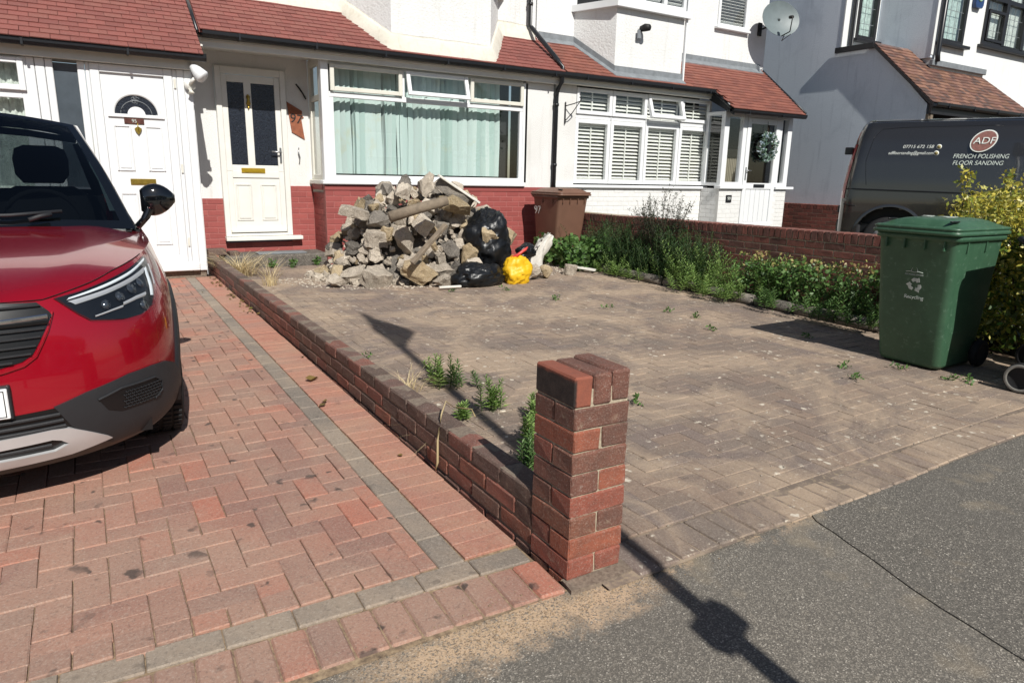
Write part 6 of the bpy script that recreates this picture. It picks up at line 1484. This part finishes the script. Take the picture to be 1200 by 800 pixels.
for i in range(900):
    a = rr.uniform(.9*math.pi, 2.1*math.pi); r_ = rr.uniform(0, 1.3)**.6; x = PC[0] + PR[0]*r_*math.cos(a); y = PC[1] + PR[1]*r_*math.sin(a); s_ = rr.uniform(.012, .04); z = pile(x, y) - .08 + (.09 if r_ > .95 else 0)
    vs, fs = cbox(.2, .15, .12, .02, rr.randrange(5)+1, .03); T = Matrix.Translation((x, y, max(z, g(y) + s_*.5))) @ Matrix.Rotation(rr.uniform(0, 6), 4, (rr.random(), rr.random(), rr.random()+.1)) @ Matrix.Scale(s_/.1, 4); mb.add(vs, fs, T)
tag(mb.build('rubble_fragments', MAT['conc'], None, fixn=False), kind='stuff')
# bags
def bag(name, label, mat, loc, hs, seed, folds=1.0, rotz=0, nu=56, nv=40, neck=None, cat='bag', group=None):
    mb = MB(); rows_ = []
    for j in range(nv+1):
        ph = -math.pi/2 + math.pi*j/nv; row = []
        for i in range(nu):
            th = 2*math.pi*i/nu; d = V(math.cos(ph)*math.cos(th), math.cos(ph)*math.sin(th), math.sin(ph))
            n1 = noise.noise(d*1.6 + V(seed, 0, 0)); rid = 1-abs(noise.noise(d*4.2 + V(seed, 7, 0)))*2; rid2 = 1-abs(noise.noise(V(d.x*11, d.y*11, d.z*6) + V(seed, 3, 1)))*2
            r_ = 1 + .24*n1 + .075*folds*rid + .018*folds*rid2
            p = V(d.x*hs[0]*r_, d.y*hs[1]*r_, d.z*hs[2]*r_)
            if neck and d.z > .8: p.z += neck*(d.z-.8)*5*.2*(1+.5*rid)
            p.z = max(p.z, -hs[2]*.78); row.append(p)
        rows_.append(row)
    mb.loft(rows_, True, False); me, c = mb.mesh(name, mat, False); o = link(name, me, None, loc, rot=(0, 0, rotz)); return tag(o, label, cat, group)
bag('rubble_bag', 'large torn shiny black bag full of rubble at the right side of the heap', MAT['bag_black'], (2.98, 5.84, .50), (.36, .27, .37), 3, 1.5, .9)
bag('rubble_bag', 'low slumped black bag on the ground left of the yellow bag', MAT['bag_black'], (2.60, 5.36, .17), (.31, .20, .15), 9, 1.6, .1)
bag('yellow_bag', 'bright yellow plastic bag stuffed with waste at the right foot of the heap', MAT['bag_yellow'], (3.11, 5.33, .19), (.175, .14, .19), 14, 1.9, .2)
bag('black_bag_scrap', 'small black bag scrap lying above the yellow bag', MAT['bag_black'], (3.42, 5.62, .40), (.16, .10, .09), 22, 1.4, .5)
put('rubble_in_bag', 'pale lump showing through the tear in the black bag', chunk_mesh((.14, .1, .13, 77, False), MAT['conc_y']), (2.86, 5.58, .62), (.2, .3, .2), None, 'rubble')
mb = MB(); mb.tube([(3.0, 5.36, .36), (3.08, 5.28, .40), (3.18, 5.26, .47), (3.22, 5.28, .49)], [.012, .02, .018, .01], 6); tag(mb.build('red_strap', simple('red_plastic_strap', '#c9463f', .4, .1, 20)), 'short red plastic strap between the black bag and the yellow bag', 'strap')
mb = MB(); rows_ = []
for j in range(13):
    u = j/12; rows_.append([V(3.50 + .62*u*.9 + (i/9-.5)*(.42*(1-u)+.1)*.9 - .22*u, 5.72 - .0*u + .05*math.sin(i*1.3+j*.6), .12 + (.50*u) + .03*nz(i*.8, j*.7) - abs(i/9-.5)*.12*u) for i in range(10)])
lo_ = [[p + V(0, .08, -.02) for p in r_] for r_ in rows_]
for a_, b_ in zip(rows_, lo_): pass
mb.loft([r_ + l_[::-1] for r_, l_ in zip(rows_, lo_)], True, True); tag(mb.build('woven_sack', MAT['bag_white']), 'dirty white woven sack slumped between the yellow bag and brown bin', 'sack')

# ================================================================== PLANTS
def blades(mb, base, n, h, spread, wdt, lean=.5, rs=random, curl=.5):
    for _ in range(n):
        a = rs.uniform(0, 6.283); r0 = rs.random()*spread; p = Vector(base) + V(math.cos(a)*r0, math.sin(a)*r0, 0); hh = h*rs.uniform(.5, 1.15); d = V(math.cos(a+rs.uniform(-1, 1)), math.sin(a+rs.uniform(-1, 1)), 0)
        s = d.cross(V(0, 0, 1))*wdt*.5; L_ = []
        for k in range(4):
            u = k/3; q = p + V(0, 0, hh*u*(1-curl*u*.5*lean)) + d*hh*lean*u*u; w_ = 1-u*.85; L_.append((q - s*w_, q + s*w_))
        vs = [v for pr_ in L_ for v in pr_]; mb.add(vs, [(0, 1, 3, 2), (2, 3, 5, 4), (4, 5, 7, 6)])
def stemplant(lf, st, base, h, rs, nl=26, ll=.05, lw=.25, lean=.12, droop=.3):
    d = V(rs.gauss(0, lean), rs.gauss(0, lean), 1).normalized(); p0 = Vector(base); b = V(rs.gauss(0, 1), rs.gauss(0, 1), 0)*h*.08
    pts = [p0 + d*h*u + b*u*u for u in (0, .35, .7, 1)]; st.tube(pts, [.0035, .003, .0022, .001], 4, cap=False)
    for k in range(nl):
        u = .12 + .88*k/nl; i = min(2, int(u*3)); f = u*3-i; q = pts[i].lerp(pts[i+1], min(1, f)); a = k*2.4 + rs.uniform(-.3, .3)
        l_ = ll*(1.15-.55*u)*rs.uniform(.8, 1.2); dd = V(math.cos(a), math.sin(a), .55 + .9*u - droop).normalized(); s = dd.cross(V(0, 0, 1)).normalized()*l_*lw*.5; m_ = q + dd*l_*.5 + V(0, 0, .01*l_)
        e = q + dd*l_ - V(0, 0, l_*.15); lf.add([q, m_ + s, e, m_ - s], [(0, 1, 2, 3)])
def plant(name, label, cat, group, fn, mats, loc):
    t = root(name, label, cat, loc, 0, group); lf, st = MB(), MB(); fn(lf, st); 
    lf.build('foliage', mats[0], t, kind='stuff', fixn=False)
    if st.v: st.build('stems', mats[1], t, kind='stuff', fixn=False)
    return t
rs = random.Random(11)
WEEDS = [(.53, 2.08, .17, 5, 'bushy bright green weed nearest the straw tuft, behind the low wall'), (.66, 2.02, .15, 2, 'narrow dark green weed in the lamp post shadow'), (.60, 1.55, .17, 4, 'green weed cluster midway between the straw tuft and the brick pier'),
    (.40, 1.52, .09, 2, 'small pale weed by the wall, left of the green weed cluster'), (.76, 1.30, .16, 4, 'light green weed standing left of the brick pier top'), (.52, 1.05, .17, 3, 'thin tall weed in the paving joint close to the brick pier'), (.36, .80, .15, 4, 'dark bushy weed in the corner between low wall and brick pier')]
for x, y, h, n, lb in WEEDS:
    plant('weed', lb, 'weed', 'weeds growing along the inside of the low wall', lambda lf, st: [stemplant(lf, st, (x + rs.gauss(0, .03), y + rs.gauss(0, .035), g(y)), h*rs.uniform(.7, 1.2), rs, 40, .052, .24) for _ in range(n*2)], (MAT['lf_green'] if 'dark' in lb else MAT['lf_lime'], MAT['stem']), (x, y, g(y)))
mb = MB()
for i in range(60): y = rs.uniform(.25, 1.0); blades(mb, (.13 + abs(rs.gauss(0, .05)), y, .0), 3, .09, .02, .003, 1.2, rs)
tag(mb.build('dry_grass', MAT['straw'], fixn=False), kind='stuff')
def straw(name, lb, x, y, n, h, w_=.005, sp=.05, lean=1.1):
    mb = MB(); blades(mb, (x, y, g(y)), n, h, sp, w_, lean, rs); return tag(mb.build(name, MAT['straw'], fixn=False), lb, 'dry grass')
straw('straw_tuft', 'large bleached straw tuft at the far end of the low wall by the step', .26, 7.05, 300, .34, .008, .20, 1.2)
straw('straw_tuft', 'small upright straw tuft behind the low wall near the doorstep', .42, 6.2, 60, .34, .007, .07, .7)
straw('straw_tuft', 'flattened straw tuft by the low wall beside the bushy weed', .32, 2.1, 70, .18, .004, .08, 1.6)
straw('straw_wisp', 'sparse dry wisps on the paving by the wall halfway to the pier', .22, 1.35, 26, .16, .003, .06, 2.2)
mb = MB(); mb.tube([(.14, 1.12, .25), (.08, 1.08, .30), (.02, 1.0, .27), (-.02, .96, .17), (-.015, .97, .06), (.0-.02, .98, .02)], [.0015, .003, .004, .005, .006, .003], 5); mb.tube([(.14, 1.12, .25), (.2, 1.05, .25), (.18, .98, .24)], .003, 4); tag(mb.build('dry_stalk', MAT['straw'], fixn=False), 'curved dry stalk hanging over the low wall towards the red bricks', 'stalk')
# dead leaves by the wall
for i in range(46):
    y = rs.uniform(4.6, 7.0) if i < 40 else (2.54, 2.10, 2.05, 1.2, 3.1, 6.0)[i-40]; x = -abs(rs.gauss(0, .05)) - .02 if i < 40 else (-.14, -.19, -.22, -.1, -.05, -.3)[i-40]; s = rs.uniform(.012, .03) if i != 40 else .05
    mb = MB(); vs = [V(s*math.cos(a)*rs.uniform(.6, 1.1), s*.6*math.sin(a), .006 + .5*s*rs.random()) for a in np.linspace(0, 6.283, 8)[:-1]]; mb.add([V(0, 0, .004)] + vs, [(0, k+1, (k+1) % 7+1) for k in range(7)])
    me, c = mb.mesh('dead_leaf', MAT['dead'], False, False); o = link('dead_leaf', me, None, (x, y, g(y)+.004), rot=(0, 0, rs.uniform(0, 6)))
    if i == 40: tag(o, 'curled green-brown leaf alone on the salmon bricks left of the wall', 'leaf')
    elif i < 40: tag(o, 'small dead leaf among the litter at the foot of the low wall', 'leaf', 'dead leaves gathered along the foot of the low wall')
    else: tag(o, 'single dry leaf scrap on the red brick drive', 'leaf', 'scattered leaf scraps on the red drive')
# tiny sprouts in the joints
for k, (x, y) in enumerate([(3.65, .95), (3.72, .62), (3.78, .55), (3.3, 1.15), (3.1, .95), (1.35, 1.35), (1.42, 1.25), (3.35, 2.45), (3.9, 1.9), (2.9, 4.2), (3.1, 3.6), (3.6, 2.9), (2.1, 5.05), (2.7, 4.9), (3.55, 3.2), (.34, 2.9), (1.0, 7.5), (.75, 7.55), (1.35, 7.6)]):
    mb = MB(); hh = .035 if k < 16 else .12; [leaf_quads(mb, (x + rs.gauss(0, .02), y + rs.gauss(0, .02), g(y) + .012 + rs.random()*hh*.6), 5, (.012, .012, .008), .03 if k < 16 else .045, .3, rs) for _ in range(6 if k < 16 else 14)]
    o = mb.build('sprout', MAT['lf_green'], fixn=False); tag(o, 'tiny green sprout growing in a paving joint of the yard' if k < 16 else ('green weed clump growing at the foot of the concrete doorstep'), 'weed', 'sprouts in the paving joints' if k < 16 else 'weeds along the doorstep')
# edging stones of the bed
ed = root('bed_edging', 'row of rounded grey edging stones along the front of the plant bed', 'edging', (4.72, 4.4, .05))
y = 1.72; k = 0
while y < 7.0:
    L_ = .46; xx = 4.70 + .02*math.sin(k*1.7); mb = MB(); mb.tube([(xx, y, g(y)+.045), (xx, y+.02, g(y)+.05), (xx+rs.gauss(0, .006), y+L_-.04, g(y)+.05), (xx, y+L_-.02, g(y)+.045)], [.045, .06, .06, .045], 14); mb.build('edging_stone', MAT['conc_d'], ed); y += L_; k += 1
bed = MB(); bed.box(4.75, 5.21, 1.6, 7.5, -.1, .11, .02); tag(bed.build('bed_soil', MAT['soil']), kind='structure')
def mass(lf, st, boxes, rs, nl, ll, lw, lean=.15, droop=.3):
    for (x0, x1, y0, y1, h0, h1, n) in boxes:
        for _ in range(n):
            x, y = rs.uniform(x0, x1), rs.uniform(y0, y1); stemplant(lf, st, (x, y, .07), rs.uniform(h0, h1), rs, nl, ll, lw, lean, droop)
GP = 'plants overgrowing the bed by the boundary wall'
plant('bramble', 'low leafy green bramble at the far left end of the bed, before the brown bin', 'shrub', GP, lambda lf, st: [leaf_quads(lf, (rs.uniform(4.35, 5.1), rs.uniform(5.7, 6.9), .10 + .34*rs.random()**1.2), 7, (.05, .05, .03), .075, .3, rs, .8) for _ in range(300)], (MAT['lf_green'], MAT['stem']), (4.8, 6.3, .1))
plant('feathery_shrub', 'dense feathery dark green growth filling the back half of the bed', 'shrub', GP, lambda lf, st: mass(lf, st, [(4.8, 5.18, 4.0, 6.3, .45, .74, 330), (4.66, 4.95, 4.0, 6.0, .2, .48, 130)], rs, 34, .08, .15, .28), (MAT['lf_dark'], MAT['stem']), (4.95, 5.2, .1))
plant('goldenrod', 'light green upright leafy stems spilling over the edging mid bed', 'shrub', GP, lambda lf, st: mass(lf, st, [(4.6, 5.05, 2.9, 4.3, .14, .48, 60), (4.4, 4.66, 3.2, 4.2, .10, .26, 26), (4.5, 4.68, 4.6, 5.4, .08, .2, 14), (4.7, 5.1, 3.6, 4.6, .3, .58, 36), (4.5, 4.8, 5.2, 5.7, .15, .3, 8)], rs, 30, .08, .2, .3), (MAT['lf_lime'], MAT['stem']), (4.7, 3.6, .1))
plant('leafy_shrub', 'leafy shrub with pinkish tips in front of the near end of the brick wall', 'shrub', GP, lambda lf, st: [leaf_quads(lf, (rs.uniform(4.75, 5.15), rs.uniform(1.95, 3.5), .12 + .36*rs.random()**.9), 9, (.05, .05, .035), .05, .2, rs, .6) for _ in range(270)] and [stemplant(lf, st, (rs.uniform(4.8, 5.1), rs.uniform(2, 3.4), .1), rs.uniform(.3, .48), rs, 16, .05, .5) for _ in range(36)], (MAT['lf_green'], MAT['stem']), (4.95, 2.7, .1))
plant('pink_tips', 'pinkish yellow new shoots on top of the leafy shrub by the wall', 'shrub', GP, lambda lf, st: [leaf_quads(lf, (rs.uniform(4.85, 5.15), rs.uniform(2.0, 3.6), rs.uniform(.40, .56)), 5, (.025, .025, .025), .04, .1, rs, .6) for _ in range(70)], (MAT['lf_rusty'], MAT['stem']), (5.0, 2.7, .4))
plant('low_weeds', 'dark green weeds at the near end of the bed behind the green bin', 'weed', GP, lambda lf, st: mass(lf, st, [(4.62, 5.0, 1.5, 2.7, .12, .34, 70), (4.42, 4.66, 1.7, 3.0, .08, .22, 34)], rs, 24, .07, .25, .2), (MAT['lf_green'], MAT['stem']), (4.6, 2.1, .1))
def wiry(lf, st):
    for k in range(60):
        a = rs.uniform(0, 6.28); sp = rs.uniform(.05, .42); h = rs.uniform(.75, 1.18)*(1-.35*sp); b = V(5.02 + .05*math.cos(a), 4.95 + .08*math.sin(a), .1); e = b + V(.42*sp*math.cos(a), 1.15*sp*math.sin(a), h); m_ = b.lerp(e, .5) + V(rs.gauss(0, .02), rs.gauss(0, .02), .05)
        st.tube([b, m_, e], [.005, .0035, .0015], 4, cap=False)
        for j in range(26):
            u = .3 + .7*rs.random(); q = b.lerp(m_, u*2) if u < .5 else m_.lerp(e, u*2-1); leaf_quads(lf, q, 2, (.008, .008, .008), .032, 0, rs, .3)
            if rs.random() < .22: t_ = q + V(rs.gauss(0, .06), rs.gauss(0, .07), rs.uniform(.03, .1)); st.tube([q, t_], [.002, .001], 3, cap=False); leaf_quads(lf, t_, 3, (.01, .012, .012), .03, 0, rs, .3)
plant('wiry_shrub', 'tall thin wiry shrub rising above the brick wall before the white house', 'shrub', GP, wiry, (MAT['lf_wiry'], MAT['bark']), (5.02, 4.95, .1))
def hedge(lf, st):
    for k in range(2600):
        x, y = rs.uniform(4.62, 6.3), rs.uniform(.62, 1.9); z = .15 + 1.12*rs.random()**.7
        edge = min(x-4.62, 1.12 + (x-4.6)*.5 - y, 1.27-z)
        if edge > .3 and rs.random() < .8: continue
        if y > 1.12 + (x-4.6)*.5: continue
        z += .06*math.sin(x*5)*math.sin(y*4) - .05; leaf_quads(lf, (x, y, z), 10, (.05, .05, .05), .040, .2, rs, .55)
    for (x, y, h) in [(4.66, 1.26, 1.16), (4.72, 1.18, 1.22), (4.72, 1.24, 1.44), (5.1, 1.1, 1.42), (5.0, .9, 1.38), (5.25, .9, 1.44), (4.8, .95, 1.33), (5.4, .8, 1.48), (5.3, 1.2, 1.38), (4.9, .6, 1.4), (5.2, .5, 1.45), (5.55, .6, 1.45), (5.6, 1.1, 1.4)]:
        st.tube([(x, y, .6), (x+.02, y, h)], [.006, .003], 5)
        for j in range(44): leaf_quads(lf, (x + rs.gauss(0, .03), y + rs.gauss(0, .03), h - .5*rs.random()**1.3), 2, (.008, .008, .008), .05, .0, rs, .5)
plant('variegated_hedge', 'yellow and green variegated hedge rising behind the green bin', 'hedge', None, hedge, (MAT['lf_var'], MAT['bark']), (5.3, .4, 0))
def hedge_low(lf, st):
    for k in range(1500):
        x, y = rs.uniform(4.60, 6.2), rs.uniform(.62, 1.9); z = .06 + .9*rs.random()
        if y > 1.15 + (x-4.6)*.5: continue
        leaf_quads(lf, (x, y, z), 7, (.05, .05, .05), .055, .2, rs, .55)
    for k in range(14): st.tube([(4.9+.1*k, .5 + .3*math.sin(k), 0), (4.85+.1*k, .5+.5*math.sin(k*2), .9)], [.012, .005], 5)
plant('dark_hedge', 'dark green glossy lower growth of the hedge beside the green bin', 'hedge', None, hedge_low, (MAT['lf_priv'], MAT['bark']), (5.4, .3, 0))
# strip of weeds along the other side
# ================================================================== ACROSS THE STREET (seen only in reflections)
for k in range(4):
    x0 = -18 + k*9.5; t = root('house_opposite', ['cream rendered house opposite, leftmost of the row behind the viewer', 'brick fronted house opposite, second from the left behind the viewer', 'white rendered house opposite, third from the left behind the viewer', 'pale house opposite, rightmost of the row behind the viewer'][k], 'house', (x0+4, -20, 0), 0, 'houses across the street')
    wm = (MAT['far_white'], MAT['farbrick'], MAT['rough_white'], MAT['grey_render'])[k]
    mb = MB(); mb.box(x0, x0+8.6, -28, -20, -.3, 5.6); mb.box(x0+1, x0+3.6, -20, -19.2, -.3, 5.2); mb.box(x0+5.2, x0+7.6, -20, -19.4, -.3, 2.6); mb.build('wall', wm, t)
    MB().poly([(x0-.3, -19.0, 5.5), (x0-.3, -24, 8.4), (x0-.3, -28.6, 5.5)], (9.1, 0, 0)).build('roof', MAT['tile_br'], t)
    for a, b, c, d_ in ((1.3, 3.3, .9, 2.2), (1.3, 3.3, 3.4, 4.8), (5.5, 7.2, 3.4, 4.7), (5.6, 6.4, 0, 2.1), (6.6, 7.3, .8, 2.0)):
        yy = -19.17 if a < 3.5 else (-19.97 if c > 3 else -19.37)
        mb = MB(); mb.box(x0+a, x0+b, yy-.03, yy+.03, c, d_); w_ = mb.build('window', MAT['glass_grey'], t)
        mb = MB(); rect_frame(mb, x0+a-.05, x0+b+.05, c-.05, d_+.05, yy+.0, yy+.06, .07); mb.build('frame', MAT['upvc'], w_)
for k, (x, h) in enumerate(((-9, 5), (6, 6.5), (16, 5.5))):
    def tree(lf, st, x=x, h=h):
        st.tube([(x, -15.5, 0), (x+.1, -15.5, h*.4), (x, -15.4, h*.7)], [.16, .12, .05], 8)
        for _ in range(260):
            d = V(rs.gauss(0, 1), rs.gauss(0, 1), rs.gauss(0, 1)).normalized()*rs.random()**.4; leaf_quads(lf, (x + d.x*1.6, -15.5 + d.y*1.6, h*.68 + d.z*h*.32), 8, (.2, .2, .2), .22, .2, rs, .6)
    plant('street_tree', ['small leafy street tree opposite, left of three behind the viewer', 'tallest leafy street tree opposite, middle of three behind the viewer', 'leafy street tree opposite, right of three behind the viewer'][k], 'tree', 'street trees opposite', tree, (MAT['lf_green'], MAT['bark']), (x, -15.5, 0))
